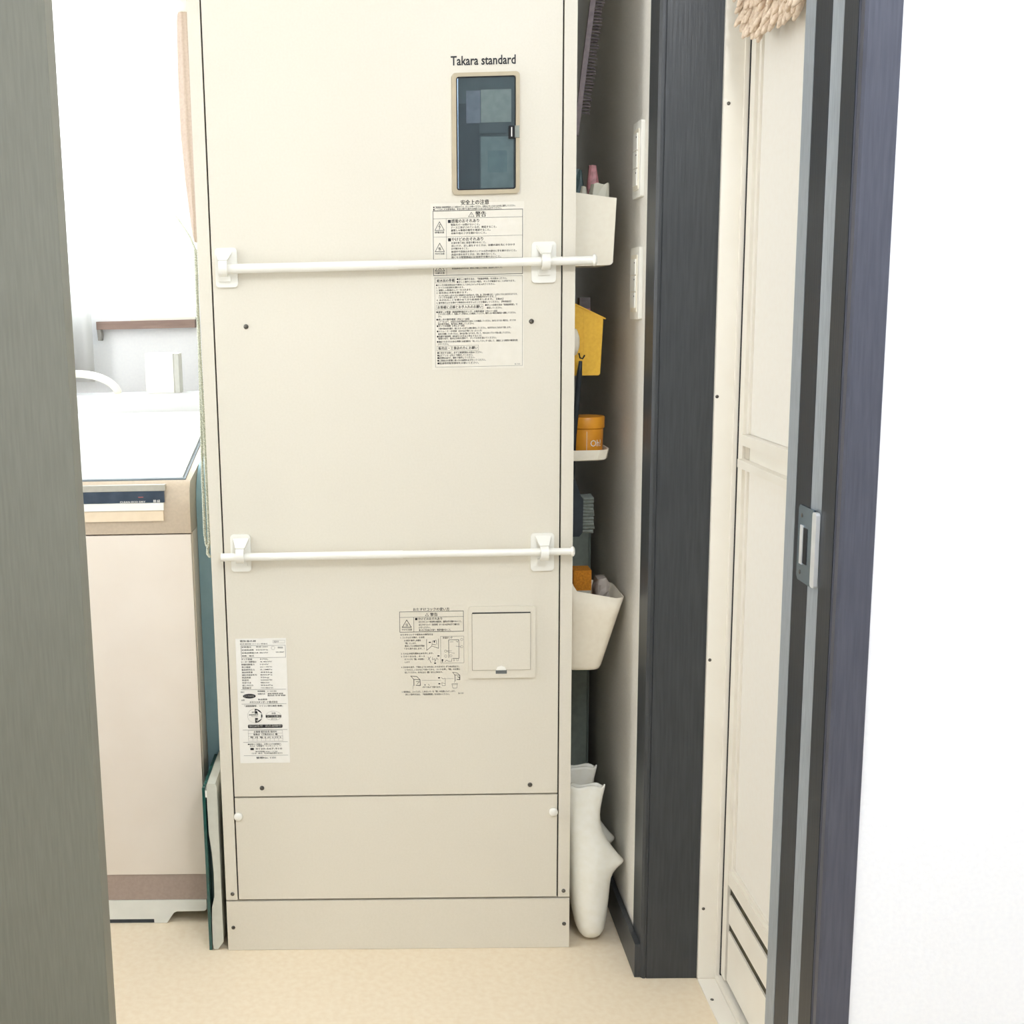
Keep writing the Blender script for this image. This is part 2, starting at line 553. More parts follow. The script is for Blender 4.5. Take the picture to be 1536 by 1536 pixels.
# ---- the rating sticker (1 unit = 0.0697 mm; text from y 140 downward)
W3 = Print()
W3.t('電気温水器', 115, 222, 525, 46, 0.02)
W3.t('AQUA-101', 985, 242, 1110, 38, 0.012)
W3.frame(965, 190, 1265, 262, 3)
W3.t('形式 屋内形 マイコン 貯湯式', 115, 290, 820, 30)
W3.frame(140, 318, 1275, 632, 6)
left = ('定格電圧', '定格周波数', '定格消費電力', '相数　線式')
for i, s in enumerate(left):
    W3.t(s, 152, 372 + 76 * i, 152 + 62 * len(s), 36, 0.012)
for i, s in enumerate(('単相 200V', '50/60Hz', '4.4kW')):
    W3.t(s, 520, 368 + 76 * i, 830, 32)
W3.ring(960, 385, 45, 45, 4, 16)
W3.t('認定品', 1080, 396, 1210, 40, 0.03)
W3.t('101-0567', 1030, 508, 1240, 30, 0.01)
rows3 = (('タンク容量', '370L'), ('ヒーター消費電力', '4.4kW'), ('制御回路電力', '10W'), ('沸上温度', '65〜90℃'), ('最高使用圧力', '0.1MPa'), ('満水時質量', '445kg'), ('減圧弁設定圧力', '85kPa'), ('製品質量', '75kg'), ('製造年', '2008年'), ('外形寸法', '幅620'), ('逃し弁圧力', '95kPa'), ('製造番号', '7101-08567101'))
for i, (a, b_) in enumerate(rows3):
    W3.t(a, 130, 690 + 68 * i, 150 + 52 * min(len(a), 7), 40, 0.012)
    W3.t(b_, 610, 686 + 68 * i, 640 + (280 if len(b_) > 4 else 190), 32)
o2 = 1365          # the lower half of the sticker is laid out from here in the same units
g = 17.07 / 12.8


def gx(x):
    return x * g - 78


def G(x, y):
    return (gx(x), o2 + y * g)


def gt(s, x0, y, x1, h, b=0.006):
    a, c = G(x0, y)
    W3.t(s, a, c, gx(x1), h * g, b)


for y in (72, 355, 868, 1112, 1380):
    W3.rect(gx(130), o2 + y * g - 3, gx(1000), o2 + y * g + 3)
gt('製造元', 120, 132, 190, 24)
gt('関連機種', 450, 120, 590, 26)
gt('1-101形', 645, 120, 820, 24)
gt('制御方式', 450, 172, 590, 26)
gt('通電 時間帯 給湯', 640, 170, 940, 26)
gt('屋内形 貯湯 制御', 640, 206, 985, 26)
a, c = G(285, 200)
W3.circle(a, c, 125 * g, 46 * g)
gt('お問', 125, 292, 185, 28)
gt('製造業者', 450, 282, 630, 28)
gt('タカラスタンダード株式会社', 285, 340, 830, 38, 0.02)
gt('「通電制御型・マイコン割引適用 機種」', 185, 412, 925, 32, 0.01)
a, c = G(380, 590)
W3.ring(a, c, 145 * g, 138 * g, 3)
W3.circle(a, c, 142 * g, 138 * g, 20, -88, -18)
W3.circle(a, c, 142 * g, 138 * g, 20, 22, 88)
W3.poly((G(380, 452), G(405, 452), G(440, 545), G(380, 548)))
W3.poly((G(380, 728), G(405, 728), G(440, 635), G(380, 632)))
W3.poly((G(500, 545), G(524, 580), G(524, 610), G(498, 640)))
gt('割引', 320, 530, 380, 24)
gt('通電制御型', 260, 582, 440, 26)
gt('マイコン', 310, 615, 440, 26)
a, c = G(740, 595)
W3.ring(a, c, 150 * g, 92 * g, 3)
gt('25年', 705, 562, 785, 36)
W3.rect(gx(590), o2 + 580 * g, gx(890), o2 + 628 * g)
gt('認定品', 690, 668, 805, 20)
x0, y0 = G(235, 765)
x1, y1 = G(908, 832)
W3.poly([(p[0], p[1]) for p in rrect(x0, x1, y0, y1, 26)])
W3.frame(gx(235), o2 + 880 * g, gx(905), o2 + 1088 * g, 3)
for y in (938, 992, 1042):
    W3.rect(gx(235), o2 + y * g, gx(905), o2 + y * g + 3)
for k in range(1, 8):
    W3.rect(gx(235 + 84 * k), o2 + 992 * g, gx(235 + 84 * k) + 3, o2 + 1088 * g)
gt('お客様 取付店名 取付年', 345, 925, 795, 36, 0.01)
gt('取扱店（工事店記入）欄', 335, 978, 800, 36, 0.012)
gt('年 月 電 2 火 2 日 3', 270, 1034, 870, 32, 0.008)
gt('■修理のご依頼は、お買い上げの販売店へ', 220, 1168, 875, 28)
gt('または「お客様サービスセンター」へ', 255, 1204, 860, 28)
W3.poly((G(265, 1228), G(332, 1228), G(332, 1270), G(265, 1270)))
gt('0120-567-910', 372, 1262, 885, 34)
gt('受付時間 9:00〜17:00', 360, 1315, 790, 26)
gt('（土日、祝日、年末年始を除きます）', 290, 1350, 885, 28)
gt('管理No. 1101', 372, 1445, 755, 40, 0.012)
W3W = Print()       # white lettering reversed out of the black shapes
for s, x0, y, x1, h in (('電気温水器', 178, 214, 375, 30), ('割引対象機種', 605, 620, 880, 34), ('割引', 395, 500, 440, 26), ('適用', 395, 690, 440, 26), ('割引対象型', 258, 816, 520, 44), ('通電制御型', 572, 812, 890, 44)):
    a, c = G(x0, y)
    W3W.t(s, a, c, gx(x1), h * g, 0.01)

# ---- the maker's name on the heater, and the word on the tin
W4 = Print()
W4.t('Takara standard', 0, 0, 103.5, 14.6, 0.022)
W5 = Print()
W5.t('Oh!', 0, 0, 22, 12, 0.0)
W6 = Print()
W6.t('88 60', 0, 0, 12, 5, 0.01)
W6.t('CLEAN ECO DRY', -60, 0, -14, 3.0, 0.01)
finish_prints((W1, W2, W3, W3W, W4, W5, W6))

# ------------------------------------------------------------------ room shell
struct(new_obj('floor', boxes((-1.2, 2.0, -3.0, 1.0, -0.05, 0)), M_FLOOR), 'pale beige vinyl floor in front of the water heater', 'floor')
struct(new_obj('ceiling', boxes((-1.2, 2.0, -3.0, 1.0, 2.4, 2.45)), M_WALL))
# washroom back wall with the window opening x -0.9..-0.155, z 1.15..2.1
struct(new_obj('wall_back', boxes((-1.2, 2.0, 0.9, 1.0, 0, 1.15), (-1.2, 2.0, 0.9, 1.0, 2.1, 2.4), (-1.2, -0.9, 0.9, 1.0, 1.15, 2.1), (-0.155, 2.0, 0.9, 1.0, 1.15, 2.1), (0.60, 0.7279, 0.705, 0.8999, 0, 2.4)), M_WALL))  # last box: unseen block added to keep window light out of the gap
struct(new_obj('wall_left', boxes((-1.2, -1.1, -3.0, 0.9, 0, 2.4)), M_WALL))
struct(new_obj('wall_right', boxes((0.728, 0.86, -0.04, 0.9, 0, 2.4)), M_GAPWALL), 'ivory wall closing the narrow gap beside the heater', 'wall')
struct(new_obj('wall_front', boxes((0.862, 2.0, -0.645, -0.465, 0, 2.4), (-1.1, -0.14, -0.52, -0.465, 0, 2.4), (-0.14, 0.862, -0.645, -0.465, 2.12, 2.4)), M_WALL), 'plain white wall at the right edge of the doorway', 'wall')
struct(new_obj('wall_hallway', boxes((-1.2, 2.0, -3.1, -3.0, 0, 2.4), (1.9, 2.0, -3.0, -0.645, 0, 2.4)), M_WALL))
struct(new_obj('wall_bathroom', boxes((0.90, 0.96, -0.465, -0.04, 0, 2.4)), M_WALL))
bb = struct(new_obj('baseboard_right', boxes((0.717, 0.7263, -0.1010, 0.7045, 0.0005, 0.062)), M_DARKW, bevel=0.002), 'dark brown skirting board in the narrow gap', 'skirting')

# dark post between the gap and the bathroom door
post = struct(new_obj('trim_1', P([(0.7265, -0.0401), (0.7265, -0.101), (0.7305, -0.105), (0.7345, -0.105), (0.7352, -0.1035), (0.7364, -0.1035), (0.7371, -0.105), (0.8225, -0.105), (0.8225, -0.0401)], 'z', 0.0005, 2.39), M_DARKW), 'dark wood-grain post between the gap and the bathroom door', 'door post')

# near jamb with its profile (plan polygon), lighter grey strips, strike plate
jamb_pts = [(0.8625, -0.46), (0.826, -0.46), (0.826, -0.4925), (0.829, -0.4935), (0.829, -0.499), (0.823, -0.5), (0.823, -0.5535), (0.834, -0.5535), (0.834, -0.5895), (0.823, -0.5895), (0.823, -0.632), (0.8245, -0.6335), (0.8245, -0.6365), (0.823, -0.638), (0.823, -0.647), (0.826, -0.650), (0.8618, -0.650), (0.8625, -0.6495)]
struct(new_obj('trim_2', P(jamb_pts, 'z', 0.0005, 2.11), M_JAMB), 'dark wood-grain door jamb beside the white wall', 'door jamb')
j = bpy.data.objects['trim_2']
M_STRIP = mat('jamb_strip_grey', (160, 167, 172), 0.35, noise=(140, 147, 152), bump=0.1, scale=80, stretch=(8, 8, 0.4))
for ya, yb in ((-0.5530, -0.5005), (-0.6315, -0.5900)):  # shade on the inner face, laid on as dark strips
    gl_ = new_obj('shade_strip', boxes((0.8222, 0.8229, ya, yb, 0.001, 2.11)), M_JAMBSHADE, j)
    gl_['label'] = 'dark strip standing in for shade on the jamb face'
s1 = new_obj('groove_strip', P([(0.834, -0.5536), (0.8225, -0.5536), (0.8290, -0.5894), (0.834, -0.5894)], 'z', 0.001, 2.11), M_STRIP, j)
s1['label'] = 'grey strip in the latch groove'
s2 = new_obj('edge_strip', P([(0.8259, -0.4605), (0.8232, -0.4605), (0.8244, -0.492), (0.8259, -0.492)], 'z', 0.001, 2.11), M_STRIP, j)
s2['label'] = 'grey edge strip on the washroom side'
pts = [(-0.5205, 0.808), (-0.5205, 0.894), (-0.525, 0.8985), (-0.5715, 0.8985), (-0.5715, 0.803), (-0.525, 0.803)]
sp = new_obj('strike_plate', P(pts, 'x', 0.8194, 0.8221), M_CHROME, j, bevel=0.0006)
sp['label'] = 'steel strike plate with a narrow latch slot'
new_obj('plate_lip', P(rrect(-0.588, -0.5745, 0.805, 0.8975, 0.004), 'x', 0.8172, 0.8221), mat('bright_steel', (232, 234, 234), 0.35, metal=0.4, noise=(222, 225, 226), scale=40), sp, bevel=0.0008)
new_obj('latch_slot', boxes((0.8188, 0.8197, -0.5545, -0.5415, 0.827, 0.872)), M_GAP, sp)
new_obj('slot_plate', boxes((0.8180, 0.8196, -0.541, -0.5315, 0.825, 0.874)), MATS['bright_steel'], sp, bevel=0.0004)
for z in (0.814, 0.886):
    new_obj('screw', lathe(bmesh.new(), [(0.0028, 0.0), (0.0028, -0.0006), (0.0012, -0.0012)], (0.8195, -0.533, z), 12, 'x'), M_SCREW, sp, smooth=True)

# sliding door leaf on the left
dr = struct(new_obj('door_1', boxes((-1.09, -0.0775, -0.570, -0.535, 0.006, 2.11)), M_DARKW2, bevel=0.006, segs=3), 'dark grey-brown sliding door leaf at the left edge', 'sliding door')

# ------------------------------------------------------------------ bathroom folding door (right)
bd = struct(thing('door_2', (0.8225, -0.111, 0), 'ivory bathroom folding door with frame, rail and bottom louvre', 'door'))
def bpart(name, bm, m=M_BATH, parent=bd, bevel=0.0015):
    return new_obj(name, bm, m, parent, bevel=bevel)
fr = bpart('door_frame', boxes((0.8229, 0.8535, -0.111, -0.06, 0.003, 2.1)))
bpart('frame_ridge', boxes((0.8525, 0.8592, -0.1145, -0.07, 0.012, 2.1)), parent=fr)
th = bpart('threshold', boxes((0.8229, 0.8525, -0.455, -0.1115, 0.0002, 0.003)), bevel=0.0005)
bpart('threshold_ridge', boxes((0.8528, 0.868, -0.455, -0.1115, 0.0002, 0.012)), parent=th)
for x, z in ((0.8306, 1.4428), (0.8265, 1.0013), (0.8275, 0.5712), (0.8294, 0.1324)):
    new_obj('screw', lathe(bmesh.new(), [(0.0028, 0.0), (0.0026, -0.0008), (0.001, -0.0012)], (x, -0.111, z), 12, 'y'), M_SCREW, fr, smooth=True)
new_obj('screw', lathe(bmesh.new(), [(0.003, 0.0), (0.0026, 0.001), (0.001, 0.0014)], (0.8307, -0.1749, 0.003), 12), M_SCREW, th, smooth=True)
new_obj('seal_gap', boxes((0.8593, 0.885, -0.1171, -0.085, 0.0125, 2.1)), M_GAP, bd)
lf = bpart('leaf_stile', boxes((0.8605, 0.89, -0.1395, -0.1172, 0.016, 2.1)))
bpart('bead', boxes((0.8655, 0.885, -0.151, -0.1397, 0.215, 0.893), (0.8655, 0.885, -0.151, -0.1397, 0.945, 2.1)), parent=lf, bevel=0.003)
for z0, z1 in ((0.223, 0.893), (0.945, 2.1)):
    bpart('door_panel', boxes((0.869, 0.882, -0.455, -0.1512, z0, z1)), M_BATHPANEL)
rail = bpart('handle_rail', boxes((0.858, 0.885, -0.455, -0.1397, 0.9275, 0.9445)), bevel=0.003)
bpart('rail_face', boxes((0.864, 0.885, -0.455, -0.166, 0.906, 0.9273)), parent=rail)
bpart('rail_lip', boxes((0.853, 0.885, -0.455, -0.1397, 0.893, 0.9058)), parent=rail, bevel=0.005)
ec = bpart('rail_end_cap', boxes((0.864, 0.884, -0.165, -0.1400, 0.9062, 0.9270)), mat('grey_plastic_cap', (222, 213, 195), 0.5, noise=(215, 206, 188)), rail, bevel=0.002)
ec['label'] = 'small grey end cap'
bpart('bottom_rail', boxes((0.862, 0.885, -0.455, -0.1397, 0.190, 0.2148), (0.865, 0.885, -0.455, -0.1397, 0.2148, 0.2225)))
M_BLACKG = mat('louvre_backing', (84, 78, 54), 0.7, noise=(40, 40, 34), scale=40)
bpart('louvre_backing', boxes((0.8657, 0.884, -0.455, -0.1397, 0.02, 0.19)), M_BLACKG, bevel=0)
bpart('louvre_slat', boxes((0.8625, 0.8655, -0.455, -0.1450, 0.125, 0.1745)))
bpart('louvre_slat', boxes((0.8625, 0.8655, -0.455, -0.1450, 0.020, 0.110)))

# ------------------------------------------------------------------ window
win = struct(thing('window_1', (-0.53, 0.93, 1.15), 'bright window above the washing machine with white frame', 'window'))
wf = new_obj('window_frame', boxes((-0.9, -0.86, 0.92, 0.97, 1.15, 2.1), (-0.190, -0.155, 0.92, 0.97, 1.15, 2.1), (-0.86, -0.19, 0.92, 0.97, 1.15, 1.185), (-0.86, -0.19, 0.92, 0.97, 2.06, 2.1), (-0.545, -0.515, 0.92, 0.97, 1.185, 2.06)), M_WHITEP, win, bevel=0.002)
new_obj('window_pane', boxes((-0.86, -0.545, 0.944, 0.948, 1.185, 2.06)), glass_mat('clear_pane', (250, 253, 255), 0.06), win)
new_obj('window_pane', boxes((-0.515, -0.19, 0.944, 0.948, 1.185, 2.06)), glass_mat('clear_pane', (250, 253, 255)), win)
M_SILL = mat('brown_sill_wood', (150, 126, 114), 0.5, noise=(136, 112, 102), bump=0.1, scale=40, stretch=(0.5, 5, 5))
sill = new_obj('window_sill', boxes((-0.381, -0.145, 0.872, 0.8999, 1.112, 1.131)), M_SILL, win, bevel=0.002)
sill['label'] = 'brown wooden ledge under the window'
br = new_obj('sill_bracket', P([(-0.381, 1.1118), (-0.372, 1.1118), (-0.3705, 1.098), (-0.373, 1.086), (-0.379, 1.086), (-0.380, 1.1)], 'y', 0.874, 0.8995), mat('grey_bracket', (170, 166, 160), 0.4, noise=(150, 148, 142)), sill)
br['label'] = 'grey bracket end'
new_obj('sill_upstand', boxes((-0.30, -0.145, 0.885, 0.8999, 1.1312, 1.137)), M_WHITEP, sill)

# ------------------------------------------------------------------ electric water heater
heater = thing('water_heater', (0.31, 0.36, 0), 'tall cream enamel electric water heater cabinet covered in printed labels', 'water heater')
new_obj('cabinet', boxes((0.002, 0.618, 0.0135, 0.70, 0.004, 2.12)), M_STEEL, heater, bevel=0.003)
new_obj('recess_back', boxes((0.0205, 0.5995, 0.0085, 0.0134, 0.096, 2.118)), M_GAP, heater)
for x0, x1 in ((0.0, 0.0205), (0.5995, 0.62)):
    st = new_obj('corner_strip', boxes((x0, x1, 0, 0.0134, 0.0985, 2.12)), M_STEEL, heater, bevel=0.0012)
    sx = 0.0118 if x0 == 0 else 0.6092
    new_obj('screw', lathe(bmesh.new(), [(0.0036, 0.0), (0.0034, -0.0012), (0.0012, -0.0020)], (sx, 0, 0.1103), 14, 'y'), M_SCREW, st, smooth=True)
up = new_obj('upper_panel', boxes((0.0232, 0.5968, 0.0, 0.0084, 0.297, 2.118)), M_STEEL, heater, bevel=0.0012)
for x, z in ((0.0754, 1.1248), (0.5485, 1.1229), (0.0727, 0.3128), (0.5486, 0.3128)):
    new_obj('screw', lathe(bmesh.new(), [(0.0042, 0.0), (0.0040, -0.0012), (0.0014, -0.0022)], (x, 0, z), 14, 'y'), M_SCREW, up, smooth=True)
lp = new_obj('lower_panel', boxes((0.0232, 0.5968, 0.0, 0.0084, 0.0995, 0.2938)), M_STEEL, heater, bevel=0.0012)
kp = new_obj('kick_panel', boxes((0.0, 0.62, -0.001, 0.0134, 0.0005, 0.0955)), M_STEEL, heater, bevel=0.0012)
for x, z in ((0.0108, 0.0452), (0.6106, 0.0467)):
    new_obj('screw', lathe(bmesh.new(), [(0.0036, 0.0), (0.0034, -0.0012), (0.0012, -0.0020)], (x, -0.001, z), 14, 'y'), M_SCREW, kp, smooth=True)
for x, z in ((0.0285, 0.2595), (0.5900, 0.2615)):
    k = new_obj('screw_cap', lathe(bmesh.new(), [(0.0078, 0.0), (0.0078, -0.003), (0.006, -0.0052), (0.002, -0.006)], (x, -0.0002, z), 24, 'y'), M_WHITEP, heater, smooth=True)
    k['label'] = 'round white screw cap'

# small window with the control panel behind dark glass
M_FRAME = mat('beige_frame', (196, 182, 152), 0.5, noise=(186, 172, 144), scale=40)
def frame_bm(o, i, y0, y1):
    """Rounded rectangular frame: outer pts o, inner pts i (same count)."""
    bm = bmesh.new()
    r = [[bm.verts.new((p[0], y, p[1])) for p in q] for q, y in ((o, y1), (o, y0), (i, y0), (i, y1))]
    n = len(o)
    for a, b in ((0, 1), (1, 2), (2, 3), (3, 0)):
        for k in range(n):
            bm.faces.new((r[a][k], r[a][(k + 1) % n], r[b][(k + 1) % n], r[b][k]))
    return bm
cw = new_obj('control_window', frame_bm(rrect(0.4200, 0.5282, 1.3286, 1.5168, 0.006), rrect(0.4268, 0.5222, 1.3352, 1.5108, 0.004), -0.0055, -0.0002), M_FRAME, heater, bevel=0.0012)
cw['label'] = 'beige framed window with dark glass'
M_PANELD = mat('control_backing', (92, 102, 102), 0.55, noise=(74, 86, 88), scale=25)
new_obj('control_backing', boxes((0.4262, 0.5228, -0.0012, -0.0003, 1.3345, 1.5115)), M_PANELD, cw)
M_GREYL = mat('control_label_grey', (172, 174, 164), 0.5, noise=(152, 156, 150), scale=90)
M_LILAC = mat('control_label_lilac', (142, 142, 152), 0.5, noise=(120, 124, 134), scale=90)
M_TEALD = mat('control_dark', (42, 54, 60), 0.5, noise=(54, 66, 70), scale=60)
new_obj('control_dark_side', boxes((0.4275, 0.4640, -0.0018, -0.0013, 1.3360, 1.4700)), M_TEALD, cw)
new_obj('control_card', boxes((0.4665, 0.5150, -0.0024, -0.0019, 1.4400, 1.4905)), M_GREYL, cw)
new_obj('control_card', boxes((0.4430, 0.4655, -0.0024, -0.0019, 1.4395, 1.4895)), M_LILAC, cw)
new_obj('control_card', boxes((0.4660, 0.5185, -0.0022, -0.0017, 1.3380, 1.4180)), mat('control_label_teal', (136, 148, 144), 0.5, noise=(116, 130, 128), scale=70), cw)
new_obj('control_card', boxes((0.4770, 0.5080, -0.0028, -0.0023, 1.3620, 1.3960)), mat('control_display', (116, 136, 134), 0.4, noise=(102, 122, 122), scale=70), cw)
new_obj('control_bar', boxes((0.4640, 0.5070, -0.0028, -0.0023, 1.4208, 1.4238)), M_TEALD, cw)
wg = new_obj('dark_glass', P(rrect(0.4272, 0.5212, 1.3358, 1.5102, 0.004), 'y', -0.0046, -0.0040), glass_mat('smoked_glass', (228, 234, 236), 0.025, 0.08), cw)
new_obj('glass_edge', frame_bm(rrect(0.4268, 0.5216, 1.3354, 1.5106, 0.004), rrect(0.4282, 0.5202, 1.3368, 1.5092, 0.0032), -0.0050, -0.0036), M_GAP, cw)
new_obj('glass_hinge', boxes((0.4286, 0.4300, -0.0050, -0.0042, 1.338, 1.508)), M_CHROME, cw)
lt = new_obj('latch', boxes((0.5105, 0.5200, -0.0085, -0.0047, 1.4140, 1.4335)), M_GAP, cw, bevel=0.0008)
new_obj('latch_mark', boxes((0.5142, 0.5158, -0.0090, -0.0086, 1.4165, 1.4310)), M_WHITEP, cw)
new_obj('latch_tab', boxes((0.5202, 0.5275, -0.0075, -0.0047, 1.4150, 1.4335)), mat('grey_tab', (150, 156, 146), 0.5, noise=(140, 146, 138)), cw, bevel=0.001)

lg = print_obj(W4, 'maker_name', 0.4188, 1.5292, 0.001, -0.0006, heater)
lg['label'] = 'maker name Takara standard in dark lettering'

# warning sheet
k1 = 0.0001118
sh = new_obj('warning_label', boxes((0.3840, 0.5362, -0.00045, -0.0001, 1.0470, 1.3160)), M_PAPER, heater)
sh['label'] = 'tall printed safety warning sheet'
print_obj(W1, 'lettering', 0.3880 - 92 * k1, 1.3035 + 258 * k1, k1, -0.0007, sh, kz=k1 * 0.991)
k2 = 0.0000822
sh2 = new_obj('instruction_label', boxes((0.3190, 0.4360, -0.0004, -0.0001, 0.4790, 0.6420)), M_STEEL, heater)
sh2['label'] = 'printed drain cock instructions with small drawings'
print_obj(W2, 'lettering', 0.3228 - 130 * k2, 0.6330 + 238 * k2, k2, -0.0007, sh2, kz=k2 * 1.055)
k3 = 0.0000680
sh3 = new_obj('rating_sticker', boxes((0.0360, 0.1245, -0.0005, -0.0001, 0.3600, 0.5885)), M_STICK, heater)
sh3['label'] = 'white rating sticker with tables and badges'
print_obj(W3, 'lettering', 0.0385 - 35 * k3, 0.5885 + 140 * k3, k3, -0.0008, sh3, kz=0.00006985)
print_obj(W3W, 'reversed_lettering', 0.0385 - 35 * k3, 0.5885 + 140 * k3, k3, -0.0011, sh3, M_STICK, kz=0.00006985)

# drain cock cover
cv = new_obj('drain_cover', P(rrect(0.4410, 0.5570, 0.5117, 0.6400, 0.006), 'y', -0.0045, -0.0001), M_STEEL, heater, bevel=0.0018)
cv['label'] = 'square hinged cover with a finger notch'
new_obj('cover_slot', boxes((0.4478, 0.5480, -0.0050, -0.0046, 0.6278, 0.6296)), M_GAP, cv)
new_obj('cover_flap', P(rrect(0.4478, 0.5478, 0.5268, 0.6274, 0.001), 'y', -0.0062, -0.0046), M_STEEL, cv, bevel=0.0006)
new_obj('flap_seam', frame_bm(rrect(0.4470, 0.5486, 0.5260, 0.6282, 0.0012), rrect(0.4477, 0.5479, 0.5267, 0.6275, 0.001), -0.0048, -0.0045), mat('seam_beige', (150, 140, 120), 0.6, noise=(140, 130, 110)), cv)
nt_ = new_obj('finger_notch', boxes((0.4880, 0.5072, -0.0052, -0.0046, 0.5196, 0.5262)), mat('notch_grey', (108, 112, 112), 0.6, noise=(92, 96, 98)), cv)
new_obj('notch_lip', P([(0.4885, 0.5264), (0.4905, 0.5325), (0.4975, 0.5345), (0.5040, 0.5320), (0.5062, 0.5264)], 'y', -0.0070, -0.0063), M_WHITEP, cv)

# ------------------------------------------------------------------ tension rods on adhesive hooks
def hook(x, z, w, h, hx, zrod, label):
    o = thing('adhesive_hook', (x, -0.0003, z - h / 2), label, 'hook', 'white adhesive hooks on the heater front')
    new_obj('hook_plate', P(rrect(x - w / 2, x + w / 2, z - h / 2, z + h / 2, 0.006), 'y', -0.0045, -0.0003), M_WHITEP, o, bevel=0.0014)
    # arm: leaves the plate above the rod, passes in front of it and curls under
    n = 9
    yr, rr = -0.018, 0.0115
    prof = [(-0.0040, zrod + 0.026, 0.014), (-0.008, zrod + 0.022, 0.012), (yr - 0.004, zrod + rr + 0.001, 0.0075)]
    for i in range(n):
        a = math.radians(75 + 195 * i / (n - 1))
        prof.append((yr + rr * math.cos(a), zrod + rr * math.sin(a), 0.0068))
    bm = bmesh.new()
    rings = []
    for i, (y, zz, hw) in enumerate(prof):
        y2, z2, _ = prof[min(i + 1, len(prof) - 1)]
        y1, z1, _ = prof[max(i - 1, 0)]
        t = Vector((y2 - y1, z2 - z1)).normalized()
        nn = Vector((-t.y, t.x)) * 0.0018
        rings.append([(hx - hw, y + nn.x, zz + nn.y), (hx + hw, y + nn.x, zz + nn.y), (hx + hw, y - nn.x, zz - nn.y), (hx - hw, y - nn.x, zz - nn.y)])
    loft(bm, rings)
    new_obj('hook_arm', bm, M_WHITEP, o, bevel=0.0008)
    new_obj('hook_foot', boxes((hx - 0.010, hx + 0.010, -0.0085, -0.0044, zrod - 0.021, zrod - 0.0125)), M_WHITEP, o, bevel=0.0015)
    return o

hook(0.0470, 1.2215, 0.0365, 0.0640, 0.0440, 1.2200, 'white adhesive hook holding the left end of the upper rod')
hook(0.5680, 1.2180, 0.0400, 0.0660, 0.5690, 1.2185, 'white adhesive hook holding the upper rod on its right side')
hook(0.0520, 0.7415, 0.0345, 0.0650, 0.0530, 0.7400, 'white adhesive hook holding the left end of the lower rod')
hook(0.5680, 0.7340, 0.0395, 0.0655, 0.5690, 0.7355, 'white adhesive hook holding the lower rod on its right side')

def rod(x0, x1, xm, z, r, label, cap0, cap1):
    o = thing('tension_rod', ((x0 + x1) / 2, -0.018, z), label, 'rod', 'white tension rods across the heater')
    y = -0.018
    new_obj('outer_tube', tube(bmesh.new(), [(x0, y, z), (xm, y, z)], r, 20), M_WHITEP, o, bevel=0.0006)
    new_obj('inner_tube', tube(bmesh.new(), [(xm - 0.02, y, z), (x1, y, z)], r * 0.9, 20), M_WHITEP, o, bevel=0.0006)
    for x, d, on in ((x0, -1, cap0), (x1, 1, cap1)):
        if on:
            new_obj('end_cap', lathe(bmesh.new(), [(r * 0.95, 0), (r * 1.18, d * 0.001), (r * 1.25, d * 0.004), (r * 0.9, d * 0.0062)], (x, y, z), 20, 'x'), M_WHITEP, o, smooth=True)
    return o

rod(0.0510, 0.6450, 0.33, 1.2190, 0.0078, 'longer upper white rod sticking out past the heater edge', False, True)
rod(0.0200, 0.6140, 0.33, 0.7372, 0.0070, 'lower white rod level with the heater sides', False, True)

# ------------------------------------------------------------------ washing machine
wm = thing('washing_machine', (-0.35, 0.40, 0), 'champagne and beige top loading washing machine left of the heater', 'washing machine')
M_BEIGE = mat('washer_front_beige', (238, 227, 212), 0.35, noise=(235, 223, 207), scale=12)
M_CHAMP = mat('champagne_metallic', (206, 188, 164), 0.32, metal=0.25, noise=(198, 180, 156), scale=200)
M_BROWN = mat('washer_band_brown', (176, 158, 146), 0.45, noise=(168, 150, 138), scale=200)
M_WBASE = mat('washer_base_white', (238, 238, 228), 0.45, noise=(232, 232, 222), scale=30)
XR = -0.0490
new_obj('body_shell', boxes((-0.65, XR, 0.115, 0.70, 0.047, 0.7575)), M_BEIGE, wm, bevel=0.008, segs=3)
new_obj('front_panel', boxes((-0.65, XR - 0.001, 0.100, 0.1148, 0.1000, 0.7560)), M_BEIGE, wm, bevel=0.007, segs=3)
new_obj('lower_band', boxes((-0.65, XR - 0.002, 0.102, 0.1148, 0.0475, 0.0988)), M_BROWN, wm, bevel=0.004)
new_obj('base', P([(XR - 0.004, 0.0468), (XR - 0.004, 0.028), (XR - 0.009, 0.0242), (-0.111, 0.0236), (-0.1165, 0.021), (-0.1300, 0.001), (-0.1330, 0.0002), (-0.1550, 0.0002), (-0.1550, 0.0085), (-0.65, 0.0085), (-0.65, 0.0468)], 'y', 0.100, 0.69), M_WBASE, wm, bevel=0.0015)
new_obj('foot', boxes((-0.64, -0.1555, 0.102, 0.15, 0.0002, 0.0083)), mat('dark_rubber', (66, 72, 76), 0.7, noise=(58, 62, 66)), wm)
